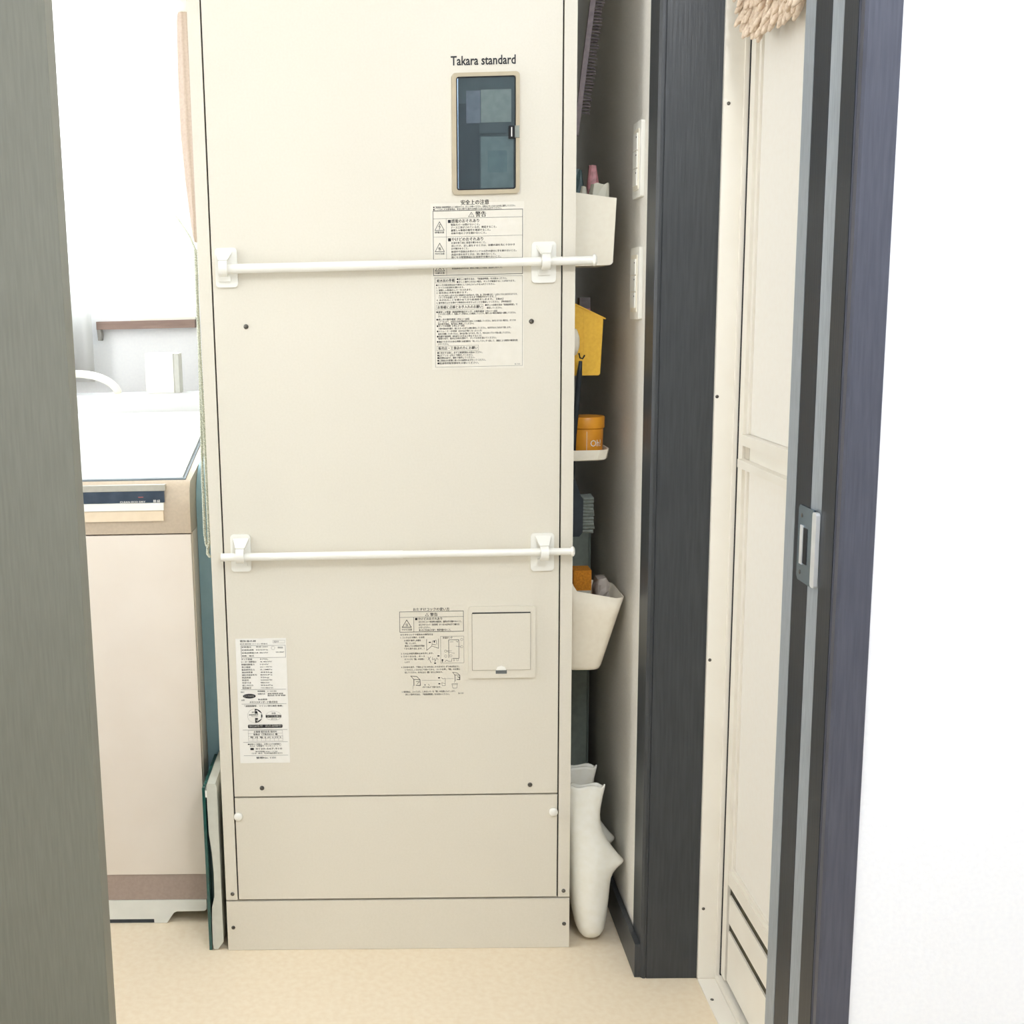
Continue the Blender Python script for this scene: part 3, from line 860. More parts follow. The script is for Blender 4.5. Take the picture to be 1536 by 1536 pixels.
# top housing: side profile extruded across, front face split into its strips
new_obj('top_housing', P([(0.1005, 0.7585), (0.099, 0.800), (0.1035, 0.836), (0.118, 0.8515), (0.60, 0.928), (0.62, 0.9315), (0.70, 0.9315), (0.70, 0.7585)], 'x', -0.65, XR), M_CHAMP, wm, bevel=0.007, segs=3)
cp = new_obj('control_strip', boxes((-0.64, -0.0935, 0.0955, 0.103, 0.8160, 0.8365)), mat('display_navy', (44, 58, 74), 0.2, noise=(58, 72, 86), scale=40), wm, bevel=0.001)
cp['label'] = 'dark display strip with white marks'
print_obj(W6, 'lettering', -0.1135, 0.8165, 0.001, 0.0950, cp, M_STICK)
new_obj('power_mark', boxes((-0.140, -0.131, 0.0948, 0.0954, 0.8258, 0.8268)), mat('red_mark', (190, 84, 78), 0.5, noise=(180, 76, 72)), cp)
new_obj('white_ledge', boxes((-0.64, -0.0955, 0.0940, 0.103, 0.8020, 0.8155)), M_WHITEP, wm, bevel=0.002)
dw = new_obj('handle_strip', boxes((-0.64, -0.0970, 0.0955, 0.103, 0.7825, 0.8012)), mat('champagne_light', (240, 220, 190), 0.35, noise=(234, 213, 182), scale=60), wm, bevel=0.0015)
def slope(bm, x0, x1, y0, y1, lift0, lift1, inset=0.0):
    """A slab lying on the sloping top of the machine."""
    z = lambda y: 0.8515 + (y - 0.118) * (0.928 - 0.8515) / (0.60 - 0.118)
    vs = []
    for lift in (lift0, lift1):
        for x, y in ((x0, y0), (x1, y0), (x1 - inset, y1), (x0, y1)):
            vs.append(bm.verts.new((x, y, z(y) + lift)))
    for f in ((3, 2, 1, 0), (4, 5, 6, 7), (0, 1, 5, 4), (1, 2, 6, 5), (2, 3, 7, 6), (3, 0, 4, 7)):
        bm.faces.new([vs[i] for i in f])
    return bm
new_obj('lid', slope(bmesh.new(), -0.62, -0.064, 0.128, 0.606, 0.0006, 0.006, 0.012), mat('lid_white', (244, 246, 246), 0.15, noise=(240, 243, 244), scale=10), wm, bevel=0.0025, segs=3)
new_obj('lid_grip', boxes((-0.64, -0.092, 0.0965, 0.110, 0.8368, 0.8478)), mat('grip_grey', (184, 180, 166), 0.4, noise=(176, 172, 158), scale=100), wm, bevel=0.002)
new_obj('lid_gasket', slope(bmesh.new(), -0.628, -0.0585, 0.123, 0.612, 0.0001, 0.0022, 0.012), mat('gasket_grey', (120, 132, 138), 0.5, noise=(110, 122, 128)), wm)
new_obj('rear_deck', boxes((-0.645, XR - 0.004, 0.6215, 0.698, 0.9317, 0.9735)), mat('lid_white', (244, 246, 246)), wm, bevel=0.003)
hp = []
for i in range(15):
    t = i / 14
    a = math.radians(150 - 150 * t)
    hp.append((-0.385 + 0.095 * math.cos(a) * 1.0, 0.665, 0.967 + 0.052 * math.sin(a)))
hs = new_obj('inlet_hose', tube(bmesh.new(), hp, 0.0085, 14), mat('cream_hose', (246, 240, 222), 0.45, noise=(240, 233, 214), scale=150), wm, smooth=True)

# white carton standing on the rear deck
ct = thing('detergent_carton', (-0.19, 0.66, 0.9737), 'white carton with a grey side standing on the washing machine', 'carton')
new_obj('carton_body', boxes((-0.2230, -0.1610, 0.64, 0.69, 0.9738, 1.0610)), M_WHITEP, ct, bevel=0.001)
sd = new_obj('carton_side', boxes((-0.1608, -0.1490, 0.642, 0.688, 0.9738, 1.0595)), mat('carton_grey', (206, 206, 198), 0.5, noise=(198, 198, 192)), ct, bevel=0.001)
sd['label'] = 'grey side flap'

# white curtain at the left part of the window
def wavy(x0, x1, y, amp, waves, z0, z1, th, nz=2, nx=60):
    bm = bmesh.new()
    g = []
    for side in (0, 1):
        rows_ = []
        for k in range(nz + 1):
            z = z0 + (z1 - z0) * k / nz
            rows_.append([bm.verts.new((x0 + (x1 - x0) * i / nx, y + side * th + amp * math.sin(2 * math.pi * waves * i / nx), z)) for i in range(nx + 1)])
        g.append(rows_)
    for rows_ in g:
        for a, b in zip(rows_, rows_[1:]):
            for i in range(nx):
                bm.faces.new((a[i], a[i + 1], b[i + 1], b[i]))
    for k in (0, nz):
        for i in range(nx):
            bm.faces.new((g[0][k][i], g[0][k][i + 1], g[1][k][i + 1], g[1][k][i]))
    for i in (0, nx):
        for k in range(nz):
            bm.faces.new((g[0][k][i], g[0][k + 1][i], g[1][k + 1][i], g[1][k][i]))
    return bm
sheer = bpy.data.materials.new('sheer_white_cloth')
sheer.use_nodes = True
nt = sheer.node_tree
b_ = nt.nodes['Principled BSDF']
b_.inputs['Base Color'].default_value = (0.93, 0.93, 0.92, 1)
b_.inputs['Roughness'].default_value = 0.9
tl = nt.nodes.new('ShaderNodeBsdfTranslucent')
tl.inputs['Color'].default_value = (0.95, 0.95, 0.94, 1)
mx = nt.nodes.new('ShaderNodeMixShader')
wv = nt.nodes.new('ShaderNodeTexNoise')
wv.inputs['Scale'].default_value = 300
mr = nt.nodes.new('ShaderNodeMapRange')
mr.inputs[3].default_value, mr.inputs[4].default_value = 0.5, 0.65
nt.links.new(wv.outputs['Fac'], mr.inputs[0])
nt.links.new(mr.outputs[0], mx.inputs[0])
nt.links.new(b_.outputs[0], mx.inputs[1])
nt.links.new(tl.outputs[0], mx.inputs[2])
nt.links.new(mx.outputs[0], nt.nodes['Material Output'].inputs['Surface'])
cu = thing('window_curtain', (-0.64, 0.85, 0.99), 'white sheer curtain in front of the bright window', 'curtain')
new_obj('curtain_cloth', wavy(-0.895, -0.385, 0.845, 0.008, 9, 0.99, 2.2, 0.001), sheer, cu, smooth=True)
new_obj('curtain_rail', tube(bmesh.new(), [(-0.95, 0.845, 2.205), (-0.10, 0.845, 2.205)], 0.008), M_WHITEP, cu, smooth=True)
for x in (-0.93, -0.12):
    new_obj('rail_bracket', boxes((x - 0.006, x + 0.006, 0.845, 0.8995, 2.198, 2.214)), M_WHITEP, cu)

# beige cloth gathered beside the heater, tied with a white band
bt = thing('beige_curtain', (-0.055, 0.30, 1.28), 'narrow beige cloth hanging in a tapering fold beside the heater', 'curtain')
M_TAN = mat('beige_cloth', (212, 194, 178), 0.9, noise=(202, 182, 166), bump=0.3, scale=250)
rings = []
for z, xl, xr in ((2.398, -0.0660, -0.030), (1.72, -0.0637, -0.0405), (1.698, -0.0610, -0.0415), (1.675, -0.0645, -0.0400), (1.5964, -0.0669, -0.0380), (1.4782, -0.0674, -0.0350), (1.394, -0.0625, -0.0340), (1.335, -0.0570, -0.0370), (1.296, -0.0530, -0.0420), (1.280, -0.0495, -0.0450)):
    c, hw = (xl + xr) / 2, (xr - xl) / 2
    ring = []
    for k in range(28):
        a = 2 * math.pi * k / 28
        q = 1 + 0.12 * math.cos(7 * a)
        ring.append((c + hw * q * math.cos(a) / 1.12, 0.30 + 0.009 * q * math.sin(a), z))
    rings.append(ring)
new_obj('cloth', loft(bmesh.new(), rings), M_TAN, bt, smooth=True)
tb = new_obj('tie_band', lathe(bmesh.new(), [(0.014, -0.0095), (0.0165, -0.0085), (0.0165, 0.0085), (0.014, 0.0095)], (-0.0515, 0.298, 1.699), 24), M_WHITEP, bt, smooth=True)
tb['label'] = 'white tie band'

# twisted cord hanging at the heater's left edge
cd = thing('twisted_cord', (-0.006, 0.03, 0.735), 'pale twisted cord looped and hanging at the heater left edge', 'cord')
M_CORD = mat('pale_cord', (224, 224, 204), 0.85, noise=(168, 174, 156), bump=0.3, scale=400)
def twist(path, r, off, turns):
    """Two plies wound round a path."""
    pts = [Vector(p) for p in path]
    L = [0]
    for a, b in zip(pts, pts[1:]):
        L.append(L[-1] + (b - a).length)
    def at(s):
        for i in range(len(pts) - 1):
            if s <= L[i + 1] + 1e-9:
                return pts[i].lerp(pts[i + 1], (s - L[i]) / max(L[i + 1] - L[i], 1e-9))
        return pts[-1]
    bm = bmesh.new()
    n = int(turns * 8)
    for ph in (0, math.pi):
        q = []
        for i in range(n + 1):
            p = at(L[-1] * i / n)
            a = 2 * math.pi * turns * i / n + ph
            q.append(p + Vector((math.cos(a) * off, math.sin(a) * off, 0)))
        tube(bm, q, r, 6)
    return bm
hi = (-0.0060, 0.020, 1.252)
new_obj('cord_strand', twist([hi, (-0.0070, 0.02, 1.137), (-0.0055, 0.02, 0.98), (-0.0050, 0.02, 0.8875), (-0.0050, 0.02, 0.757)], 0.0015, 0.0014, 60), M_CORD, cd, smooth=True)
new_obj('cord_strand', twist([hi, (-0.0090, 0.032, 1.10), (-0.0105, 0.032, 1.0), (-0.0135, 0.032, 0.865), (-0.0140, 0.032, 0.770), (-0.0115, 0.030, 0.750), (-0.0080, 0.026, 0.745), (-0.0050, 0.02, 0.757)], 0.0015, 0.0014, 62), M_CORD, cd, smooth=True)
new_obj('cord_end', twist([(-0.0085, 0.026, 0.747), (-0.0095, 0.024, 0.736), (-0.005, 0.022, 0.730)], 0.0015, 0.0015, 5), M_CORD, cd, smooth=True)
new_obj('cord_lead', tube(bmesh.new(), [hi, (-0.020, 0.06, 1.275), (-0.055, 0.16, 1.312), (-0.085, 0.25, 1.336)], 0.0014, 8), M_CORD, cd, smooth=True)

# blue folding tub standing on edge in the gap by the washing machine
tbp = thing('folding_tub', (-0.03, 0.38, 0), 'pale blue plastic tub standing on edge behind the bathroom scale', 'tub')
M_BLUE = mat('pale_blue_plastic', (158, 194, 206), 0.4, noise=(142, 182, 196), scale=20)
yz = [(0.60, 0.001), (0.60, 0.80)]
for i in range(9):
    a = math.radians(90 + 90 * i / 8)
    yz.append((0.243 + 0.075 * math.cos(a), 0.795 + 0.075 * math.sin(a)))
yz += [(0.168, 0.001)]
new_obj('tub_shell', P(yz, 'x', -0.0478, -0.0150), M_BLUE, tbp, bevel=0.006, segs=3)
rim = [(0.256 + 0.088 * math.cos(math.radians(90 + 90 * i / 8)), 0.795 + 0.080 * math.sin(math.radians(90 + 90 * i / 8))) for i in range(9)]
rim = [(0.60, 0.875)] + rim + [(0.1675, 0.36)]
inn = [(y + 0.010, z - 0.008) for y, z in rim]
new_obj('tub_rim', P(rim + inn[::-1], 'x', -0.0484, -0.0135), M_BLUE, tbp, bevel=0.002)

# glass bathroom scale stored on its edge
sc = thing('bathroom_scale', (-0.02, 0.15, 0), 'glass topped bathroom scale stored on edge against the heater', 'scale')
M_GREENG = mat('green_glass_edge', (42, 92, 84), 0.12, noise=(30, 74, 70), scale=60, spec=0.7)
new_obj('glass_plate', boxes((-0.0348, -0.0295, 0.000, 0.165, 0.0006, 0.314)), M_GREENG, sc, bevel=0.0008)
body = [(-0.0272, 0.0015), (-0.0285, 0.012), (-0.0280, 0.060), (-0.0265, 0.085), (-0.0215, 0.105), (-0.0208, 0.150), (-0.0225, 0.190), (-0.0262, 0.225), (-0.0270, 0.318), (-0.0250, 0.322), (-0.0110, 0.321), (-0.0085, 0.316), (-0.0085, 0.016), (-0.0190, 0.0015)]
new_obj('scale_body', P(body, 'y', 0.001, 0.165), mat('pale_grey_plastic', (212, 212, 198), 0.45, noise=(204, 204, 190), scale=60), sc, bevel=0.0012)
new_obj('scale_foot', boxes((-0.0294, -0.0265, 0.0, 0.02, 0.296, 0.309)), M_WHITEP, sc, bevel=0.001)
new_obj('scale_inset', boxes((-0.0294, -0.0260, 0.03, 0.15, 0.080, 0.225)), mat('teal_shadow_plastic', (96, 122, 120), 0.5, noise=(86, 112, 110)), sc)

# ------------------------------------------------------------------ things kept on the heater's right side
XS = 0.6202      # the heater's right side

# white box with packets
wb = thing('wall_pocket', (XS, 0.12, 1.212), 'white square magnetic box at the top of the gap with packets inside', 'storage box')
prof = [(XS, 1.2122), (0.6890, 1.2132), (0.6925, 1.2170), (0.6972, 1.3221), (XS, 1.3342)]
new_obj('end_panel', P(prof, 'y', 0.060, 0.0625), M_CREAMP, wb, bevel=0.0008)
new_obj('end_panel', P(prof, 'y', 0.1975, 0.200), M_CREAMP, wb, bevel=0.0008)
new_obj('front_panel', P([(0.6865, 1.2135), (0.6892, 1.2140), (0.6921, 1.2175), (0.6967, 1.3218), (0.6943, 1.3222), (0.6895, 1.2185)], 'y', 0.0626, 0.1974), M_CREAMP, wb)
new_obj('back_panel', boxes((XS, XS + 0.002, 0.0626, 0.1974, 1.213, 1.334)), M_CREAMP, wb)
new_obj('bottom_panel', boxes((XS + 0.002, 0.6880, 0.0626, 0.1974, 1.2125, 1.2145)), M_CREAMP, wb)

def crumple(name, label, cat, x0, x1, y0, y1, z0, z1, colors, seed, group, top=None, split=3):
    """A soft crumpled packet: a subdivided box pushed in and out."""
    rnd = random.Random(seed)
    o = thing(name, ((x0 + x1) / 2, (y0 + y1) / 2, z0), label, cat, group)
    bm = bmesh.new()
    nz, n = 7, 14
    rings_ = []
    for k in range(nz):
        t = k / (nz - 1)
        sx = (1 - 0.25 * t * t) * (0.5 if k == nz - 1 else 1)
        if top:
            sx = top[k]
        cx_, cy_ = (x0 + x1) / 2 + rnd.uniform(-1, 1) * 0.001, (y0 + y1) / 2
        ring_ = []
        for i in range(n):
            a = 2 * math.pi * i / n
            q = rnd.uniform(0.86, 1.08)
            ring_.append((cx_ + (x1 - x0) / 2 * sx * q * math.copysign(abs(math.cos(a)) ** 0.6, math.cos(a)), cy_ + (y1 - y0) / 2 * q * sx * math.copysign(abs(math.sin(a)) ** 0.6, math.sin(a)), z0 + (z1 - z0) * t + (rnd.uniform(-0.002, 0.002) if 0 < k else 0)))
        rings_.append(ring_)
    new_obj('packet_body', loft(bm, rings_[:split + 1] if len(colors) > 1 else rings_), mat(name + '_body_' + str(seed), colors[0], 0.5, noise=colors[0] if len(colors) < 3 else colors[2], bump=0.2, scale=120), o)
    if len(colors) > 1:
        new_obj('packet_top', loft(bmesh.new(), rings_[split:]), mat(name + '_top_' + str(seed), colors[1], 0.45, noise=tuple(int(v * 0.8) for v in colors[1]), bump=0.2, scale=120), o)
    return o
crumple('soft_packet', 'wide crumpled beige packet at the right of the white box', 'packet', 0.6565, 0.6930, 0.085, 0.120, 1.2150, 1.3490, ((206, 202, 182),), 3, 'packets in the white box', (1, 1, 1, 1.0, 1.0, 1.0, 0.82))
crumple('soft_packet', 'pale packet with a pink top, tallest in the white box', 'packet', 0.6600, 0.6830, 0.128, 0.155, 1.2150, 1.3830, ((206, 196, 184), (204, 140, 142), (192, 150, 148)), 5, 'packets in the white box', (1, 1, 1, 1, 0.98, 0.85, 0.55), 4)
crumple('soft_packet', 'dark blue-green packet with patterned print at the left of the white box', 'packet', 0.6290, 0.6570, 0.14, 0.175, 1.2150, 1.3780, ((58, 78, 90), (70, 96, 96), (120, 70, 92)), 8, 'packets in the white box', (1, 1, 1, 1, 1, 0.95, 0.85))
crumple('soft_packet', 'small grey folded packet at the front left of the white box', 'packet', 0.6360, 0.6560, 0.070, 0.095, 1.2150, 1.3440, ((182, 178, 160),), 9, 'packets in the white box')

# yellow pocket
M_YEL = mat('mustard_plastic', (244, 194, 60), 0.5, noise=(234, 180, 50), bump=0.05, scale=150)
yp = thing('yellow_pocket', (XS, 0.15, 1.0258), 'mustard yellow wall pocket with sloping top on the heater side', 'storage box')
prof = [(XS, 1.0262), (0.6780, 1.0256), (0.6806, 1.0285), (0.6850, 1.1235), (XS, 1.1555)]
new_obj('end_panel', P(prof, 'y', 0.100, 0.1025), M_YEL, yp, bevel=0.0008)
new_obj('end_panel', P(prof, 'y', 0.2075, 0.210), M_YEL, yp, bevel=0.0008)
new_obj('front_panel', P([(0.6760, 1.0265), (0.6802, 1.0288), (0.6846, 1.1234), (0.6822, 1.1238), (0.6780, 1.0290)], 'y', 0.1026, 0.2074), M_YEL, yp)
new_obj('back_panel', boxes((XS, XS + 0.002, 0.1026, 0.2074, 1.027, 1.155)), M_YEL, yp)
new_obj('bottom_panel', boxes((XS + 0.002, 0.6775, 0.1026, 0.2074, 1.0262, 1.0280)), M_YEL, yp)
lip = P([(XS, 1.1557), (0.6882, 1.1218), (0.6890, 1.1240), (XS, 1.1582)], 'y', 0.0985, 0.1030)
new_obj('rim', lip, M_YEL, yp)
new_obj('rib', boxes((0.6515, 0.6525, 0.0993, 0.0999, 1.050, 1.138)), M_YEL, yp)
gb = thing('small_brush', (0.657, 0.14, 1.03), 'dark grey-brown block standing in the yellow pocket', 'brush')
new_obj('brush_block', boxes((0.648, 0.6665, 0.125, 0.15, 1.030, 1.1600)), mat('dark_grey_brown', (100, 92, 90), 0.6, noise=(80, 72, 72), bump=0.2, scale=80), gb, bevel=0.002)
new_obj('brush_band', boxes((0.6475, 0.667, 0.1245, 0.1505, 1.120, 1.141)), mat('dull_pink', (150, 96, 100), 0.5, noise=(130, 80, 84)), gb)
# white oval hook with a black brush hanging from it
wh = thing('magnet_hook', (XS, 0.075, 1.085), 'white oval magnetic hook on the heater side before the yellow pocket', 'hook')
new_obj('hook_pad', lathe(bmesh.new(), [(0.026, 0.0), (0.026, 0.006), (0.022, 0.0145), (0.012, 0.0185), (0.003, 0.0195)], (XS, 0.075, 1.085), 28, 'x'), M_CREAMP, wh, smooth=True)
new_obj('hook_stem', tube(bmesh.new(), [(0.6385, 0.070, 1.066), (0.6405, 0.070, 1.058), (0.645, 0.070, 1.0565), (0.6485, 0.070, 1.0625)], 0.0014, 8), mat('dark_steel', (40, 42, 46), 0.4, metal=0.5, noise=(52, 54, 58)), wh, smooth=True)
M_BLK = mat('black_plastic', (26, 36, 44), 0.5, noise=(34, 46, 54), scale=60)
bk = thing('black_brush', (0.635, 0.07, 0.74), 'black long-handled scrubbing brush hanging down the gap, grey bristles at the bottom', 'brush')
new_obj('handle', tube(bmesh.new(), [(0.6415, 0.070, 1.0525), (0.6400, 0.072, 1.030), (0.6375, 0.078, 0.98), (0.6345, 0.09, 0.92), (0.6335, 0.11, 0.84)], [0.0030, 0.0048, 0.0046, 0.0046, 0.006], 12), M_BLK, bk, smooth=True)
new_obj('brush_head', P([(0.622, 0.742), (0.626, 0.738), (0.648, 0.7385), (0.6540, 0.746), (0.6545, 0.805), (0.650, 0.812), (0.640, 0.842), (0.628, 0.842), (0.622, 0.83)], 'y', 0.104, 0.150), M_BLK, bk, bevel=0.004, segs=3)
bmz = bmesh.new()
rb = random.Random(4)
for i in range(11):
    for jx in range(5):
        z = 0.7475 + i * 0.0058
        y = 0.108 + jx * 0.0095
        tube(bmz, [(0.6545, y, z), (0.6740 + rb.uniform(-0.0015, 0.0015), y + rb.uniform(-0.002, 0.002), z + rb.uniform(-0.001, 0.001))], [0.0030, 0.0034], 6)
brs = new_obj('bristles', bmz, mat('grey_bristle', (122, 128, 120), 0.7, noise=(98, 106, 100), scale=200), bk)
brs['kind'] = 'stuff'

# orange tin on a white tray
ty = thing('wall_tray', (XS, 0.13, 0.8775), 'small white curved tray fixed to the heater side', 'tray')
def tray_ring(z, grow):
    pts_ = [(XS, 0.082 - grow * 0.3), (0.675 + grow, 0.082 - grow), (0.690 + grow, 0.089 - grow), (0.6955 + grow, 0.105), (0.6955 + grow, 0.155), (0.690 + grow, 0.171 + grow), (0.675 + grow, 0.178 + grow), (XS, 0.178 + grow * 0.3)]
    return [(x, y, z) for x, y in pts_]
new_obj('tray_shell', loft(bmesh.new(), [tray_ring(0.8775, -0.003), tray_ring(0.8795, 0.000), tray_ring(0.8965, 0.0035), tray_ring(0.8965, 0.0010), tray_ring(0.8815, -0.0035)]), M_CREAMP, ty)
M_ORA = mat('amber_tin', (236, 162, 46), 0.35, noise=(222, 146, 36), scale=40)
tn = thing('orange_tin', (0.661, 0.131, 0.882), 'round amber orange tin with lid standing on the white tray', 'tin')
new_obj('tin_body', lathe(bmesh.new(), [(0.0275, 0.0), (0.0285, 0.001), (0.0300, 0.049), (0.0290, 0.050)], (0.6628, 0.131, 0.8816), 40), M_ORA, tn, bevel=0.0006)
new_obj('tin_lid', lathe(bmesh.new(), [(0.0318, 0.0), (0.0323, 0.0008), (0.0323, 0.0185), (0.0312, 0.0200), (0.028, 0.0204)], (0.6628, 0.131, 0.9320), 40), M_ORA, tn, bevel=0.0006)
print_obj(W5, 'lettering', 0.6655, 0.9005, 0.001, 0.1, tn, M_STICK, curve=(0.6628, 0.131, 0.0299))
seam_ = new_obj('tin_seam', boxes((0.6588, 0.6594, 0.1014, 0.1022, 0.888, 0.928)), M_STICK, tn)

# lower basket with a curved rim
M_BASK = mat('basket_cream', (250, 240, 218), 0.45, noise=(246, 235, 212), bump=0.03, scale=100)
bs = thing('wall_basket', (XS, 0.12, 0.501), 'large cream tapering wall basket with dipped rim in the middle of the gap', 'basket')
def rim_z(x):
    t = (x - XS) / 0.1
    return 0.6385 + 0.046 * max(0.0, 1 - t / 0.36) ** 2.2 - 0.0015 * t
def bring(t, inset, zt=None):
    """Ring of the basket at height fraction t."""
    x1 = 0.6822 + (0.7215 - 0.6822) * t - inset
    x0 = XS + inset * 0.3
    y0, y1 = 0.062 - 0.012 * t + inset, 0.168 + 0.010 * t - inset
    r = 0.016
    pts_ = rrect(x0, x1, y0, y1, r, 5)
    return [(x, y, 0.501 + t * ((zt or rim_z)(x) - 0.501)) for x, y in pts_]
rings = [bring(0.0, 0.006), bring(0.015, 0.001)] + [bring(t, 0.0) for t in (0.06, 0.25, 0.5, 0.75, 1.0)]
rings += [bring(t, 0.0022) for t in (1.0, 0.75, 0.5, 0.25, 0.03)]
new_obj('basket_shell', loft(bmesh.new(), rings), M_BASK, bs, smooth=True)
sp_ = thing('orange_sponge', (0.658, 0.12, 0.51), 'orange sponge block poking out of the cream wall basket', 'sponge')
new_obj('sponge_block', boxes((0.6380, 0.6700, 0.100, 0.140, 0.508, 0.6770)), mat('orange_sponge', (216, 142, 36), 0.9, noise=(186, 112, 24), bump=0.8, scale=260), sp_, bevel=0.004)
new_obj('sponge_base', boxes((0.6385, 0.6695, 0.0995, 0.1405, 0.506, 0.640)), mat('sponge_white', (206, 200, 186), 0.9, noise=(190, 186, 170), bump=0.5, scale=200), sp_)
crumple('cloth_bundle', 'crumpled grey-brown cloth beside the sponge in the basket', 'cloth', 0.6770, 0.7040, 0.090, 0.150, 0.600, 0.6600, ((168, 158, 148),), 12, None, (1, 1, 1, 1, 0.95, 0.9, 0.7))

# white rubber boots standing on their toes
M_RUB = mat('white_rubber', (252, 249, 236), 0.45, noise=(248, 244, 228), bump=0.03, scale=80)
def boot_mesh():
    sect = [(0.0006, 0.6560, 0.6690), (0.005, 0.6485, 0.6790), (0.012, 0.6430, 0.6850), (0.025, 0.6375, 0.6909), (0.05, 0.6320, 0.6945), (0.08, 0.6280, 0.6972), (0.105, 0.6255, 0.6998), (0.1176, 0.6250, 0.7018), (0.128, 0.6247, 0.7065), (0.1365, 0.6245, 0.7140), (0.1435, 0.6242, 0.7225), (0.147, 0.6240, 0.7255), (0.151, 0.6240, 0.7225), (0.158, 0.6240, 0.7155), (0.170, 0.6238, 0.7060), (0.185, 0.6236, 0.6955), (0.205, 0.6232, 0.6850), (0.2286, 0.6230, 0.6796), (0.25, 0.6230, 0.6815), (0.27, 0.6228, 0.6850), (0.286, 0.6228, 0.6890), (0.2915, 0.6228, 0.6897)]
    bm = bmesh.new()
    def ring(z, xl, xr, ins=0.0, wob=0.0):
        core = min(xr, 0.697)
        n = 36
        out = []
        for k in range(n):
            a = 2 * math.pi * k / n
            ca, sa = math.cos(a), math.sin(a)
            cx, hw = (xl + core) / 2, (core - xl) / 2 - ins
            hd = min(0.040, hw * 1.5) * (1 - 0.78 * min(1, max(0, (z - 0.14) / 0.15))) - ins
            x = cx + hw * math.copysign(abs(ca) ** 0.8, ca)
            if ca > 0:     # the heel is a ridge on the outer side
                x += (xr - core) * max(0.0, ca) ** 6
            y = 0.045 + hd * math.copysign(abs(sa) ** 0.8, sa)
            out.append((x, y, z + wob * math.cos(5 * a + 0.6)))
        return out
    rings = [ring(*s) for s in sect[:-2]]
    rings += [ring(sect[-2][0], sect[-2][1], sect[-2][2], 0, 0.001), ring(sect[-1][0], sect[-1][1], sect[-1][2], 0, 0.0022)]
    rings += [ring(0.2915, 0.6228, 0.6897, 0.0025, 0.0022), ring(0.25, 0.6230, 0.6815, 0.0025), ring(0.20, 0.6232, 0.687, 0.0025)]
    return loft(bm, rings)
bo = thing('rubber_boot', (0.66, 0.045, 0), 'nearer white rubber boot standing toe down on the floor in the gap', 'boot', 'white boots in the gap')
new_obj('boot_shell', boot_mesh(), M_RUB, bo, smooth=True)
bo2 = copy_tree(bo, (0.0015, 0.093, 0))
tag(bo2, 'farther white rubber boot half hidden behind the nearer boot', 'boot', 'white boots in the gap')

# grey-green board standing behind the basket
gbd = thing('standing_board', (0.66, 0.36, 0), 'grey-green plastic board standing deep in the gap behind the basket', 'board')
new_obj('board', boxes((XS + 0.0005, 0.7075, 0.352, 0.366, 0.0006, 0.745)), mat('grey_green_plastic', (150, 158, 146), 0.6, noise=(138, 146, 134), bump=0.05, scale=80), gbd, bevel=0.003)
new_obj('board_rim', boxes((0.7077, 0.7110, 0.348, 0.370, 0.0006, 0.745)), mat('grey_green_rim', (120, 130, 122), 0.5, noise=(110, 120, 112)), gbd, bevel=0.001)

# long brush hung at the top of the gap
lb = thing('fringe_brush', (0.655, 0.10, 1.49), 'long dark brush with a row of bristles hanging slanted at the top of the gap', 'brush')
M_MAUVE = mat('mauve_handle', (122, 108, 108), 0.55, noise=(102, 90, 92), scale=120)
A, B = Vector((0.6335, 0.10, 1.43)), Vector((0.6790, 0.10, 1.80))
dv = (B - A).normalized()
sd_ = Vector((dv.z, 0, -dv.x))
bm = bmesh.new()
vs = []
for y in (0.096, 0.106):
    for p, w in ((A, 0), (B, 0), (B, 0.0085), (A, 0.0085)):
        q = p + sd_ * w
        vs.append(bm.verts.new((q.x - 0.0035, y, q.z)))
for f in ((0, 1, 2, 3), (7, 6, 5, 4), (0, 4, 5, 1), (1, 5, 6, 2), (2, 6, 7, 3), (3, 7, 4, 0)):
    bm.faces.new([vs[i] for i in f])
new_obj('brush_back', bm, M_MAUVE, lb, bevel=0.0012)
bm = bmesh.new()
rb = random.Random(11)
for i in range(64):
    t = 0.10 + 0.88 * i / 63
    for y in (0.0985, 0.1035):
        p = A.lerp(B, t) + sd_ * 0.0083 - Vector((0.0035, 0, 0))
        q = p + sd_ * (0.0140 + rb.uniform(-0.002, 0.002)) + Vector((0, 0, rb.uniform(-0.0012, 0.0012)))
        tube(bm, [(p.x, y, p.z), (q.x, y, q.z)], 0.0011, 5)
fb = new_obj('bristles', bm, mat('dark_bristle', (112, 100, 102), 0.7, noise=(70, 64, 70), scale=200), lb)
fb['kind'] = 'stuff'
new_obj('hanging_loop', tube(bmesh.new(), [(0.6755, 0.101, 1.797), (0.668, 0.101, 1.806), (0.645, 0.101, 1.808), (0.6195, 0.101, 1.804), (0.612, 0.101, 1.8022)], 0.0016, 8), M_BLK, lb, smooth=True)

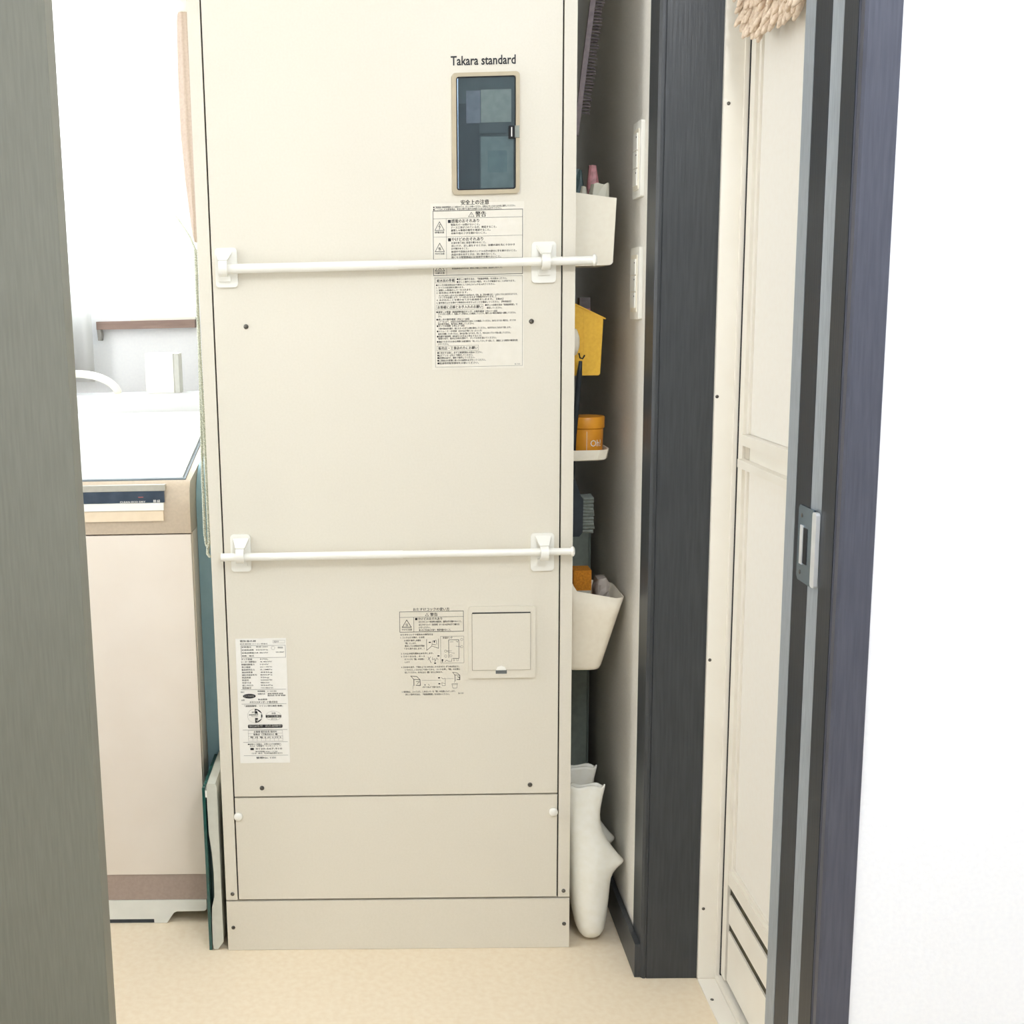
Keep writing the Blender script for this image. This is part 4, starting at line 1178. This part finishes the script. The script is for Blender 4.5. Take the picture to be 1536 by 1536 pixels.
# switch plates on the gap wall
def switch(z0, z1, y0, y1, label):
    o = thing('switch_plate', (0.728, (y0 + y1) / 2, z0), label, 'switch', 'switch plates on the gap wall')
    new_obj('plate', P(rrect(y0, y1, z0, z1, 0.004), 'x', 0.7215, 0.7278), M_WHITEP, o, bevel=0.0012)
    new_obj('inner_frame', P(rrect(y0 + 0.012, y1 - 0.012, z0 + 0.012, z1 - 0.012, 0.002), 'x', 0.7200, 0.7214), M_CREAMP, o, bevel=0.0005)
    h = (z1 - z0 - 0.036) / 3
    for k in range(3):
        new_obj('rocker', boxes((0.7180, 0.7199, y0 + 0.016, y1 - 0.016, z0 + 0.018 + k * h + 0.001, z0 + 0.018 + (k + 1) * h - 0.001)), M_WHITEP, o, bevel=0.0006)
        new_obj('rocker_mark', boxes((0.7176, 0.7179, y0 + 0.018, y0 + 0.022, z0 + 0.018 + (k + 0.7) * h, z0 + 0.018 + (k + 0.78) * h)), M_GAP, o)
    return o
switch(1.318, 1.438, -0.010, 0.052, 'upper white switch plate on the ivory gap wall')
switch(1.122, 1.239, -0.012, 0.056, 'lower white switch plate on the ivory gap wall')

# beige chenille mat hanging in front of the bathroom door
cm = thing('chenille_mat', (0.835, -0.28, 1.52), 'shaggy beige chenille mat corner hanging at the top of the bathroom door', 'bath mat')
outl = [(-0.158, 1.80), (-0.158, 1.575), (-0.168, 1.556), (-0.222, 1.531), (-0.275, 1.526), (-0.335, 1.5275), (-0.40, 1.5245), (-0.445, 1.535), (-0.445, 1.80)]
new_obj('mat_backing', P(outl, 'x', 0.840, 0.848), mat('mat_backing_beige', (214, 190, 164), 0.95, noise=(200, 174, 150), bump=0.3, scale=120), cm)
bm = bmesh.new()
rb = random.Random(21)
def low(y):
    for (ya, za), (yb, zb) in zip(outl[1:-1], outl[2:-1]):
        if yb <= y <= ya:
            return za + (zb - za) * (y - ya) / (yb - ya)
    return 1.53
zz = 1.50
for i in range(26):
    y = -0.162 - i * 0.0108
    k = 0
    z = low(y) + 0.006
    while z < 1.66:
        yy = y + rb.uniform(-0.004, 0.004)
        d = Vector((-0.013 + rb.uniform(-0.006, 0.006), rb.uniform(-0.004, 0.016), -0.027 + rb.uniform(-0.006, 0.006)))
        p = Vector((0.840, yy, z))
        tube(bm, [p, p + d * 0.35, p + d * 0.8, p + d], [0.0030, 0.0044, 0.0042, 0.0018], 7)
        z += 0.0118
pile = new_obj('chenille_pile', bm, mat('chenille_beige', (238, 220, 196), 0.95, noise=(220, 196, 172), bump=0.3, scale=300), cm, smooth=True)
pile['kind'] = 'stuff'
new_obj('hanging_strap', boxes((0.8425, 0.8455, -0.33, -0.30, 1.795, 1.85)), M_TAN, cm)
dhk = tag(new_obj('door_hook', boxes((0.8400, 0.8688, -0.325, -0.305, 1.835, 1.842), (0.8400, 0.8420, -0.325, -0.305, 1.842, 1.852), (0.8670, 0.8688, -0.325, -0.305, 1.82, 1.8349)), M_WHITEP, bevel=0.0006), 'white hook on the bathroom door holding the chenille mat', 'hook')
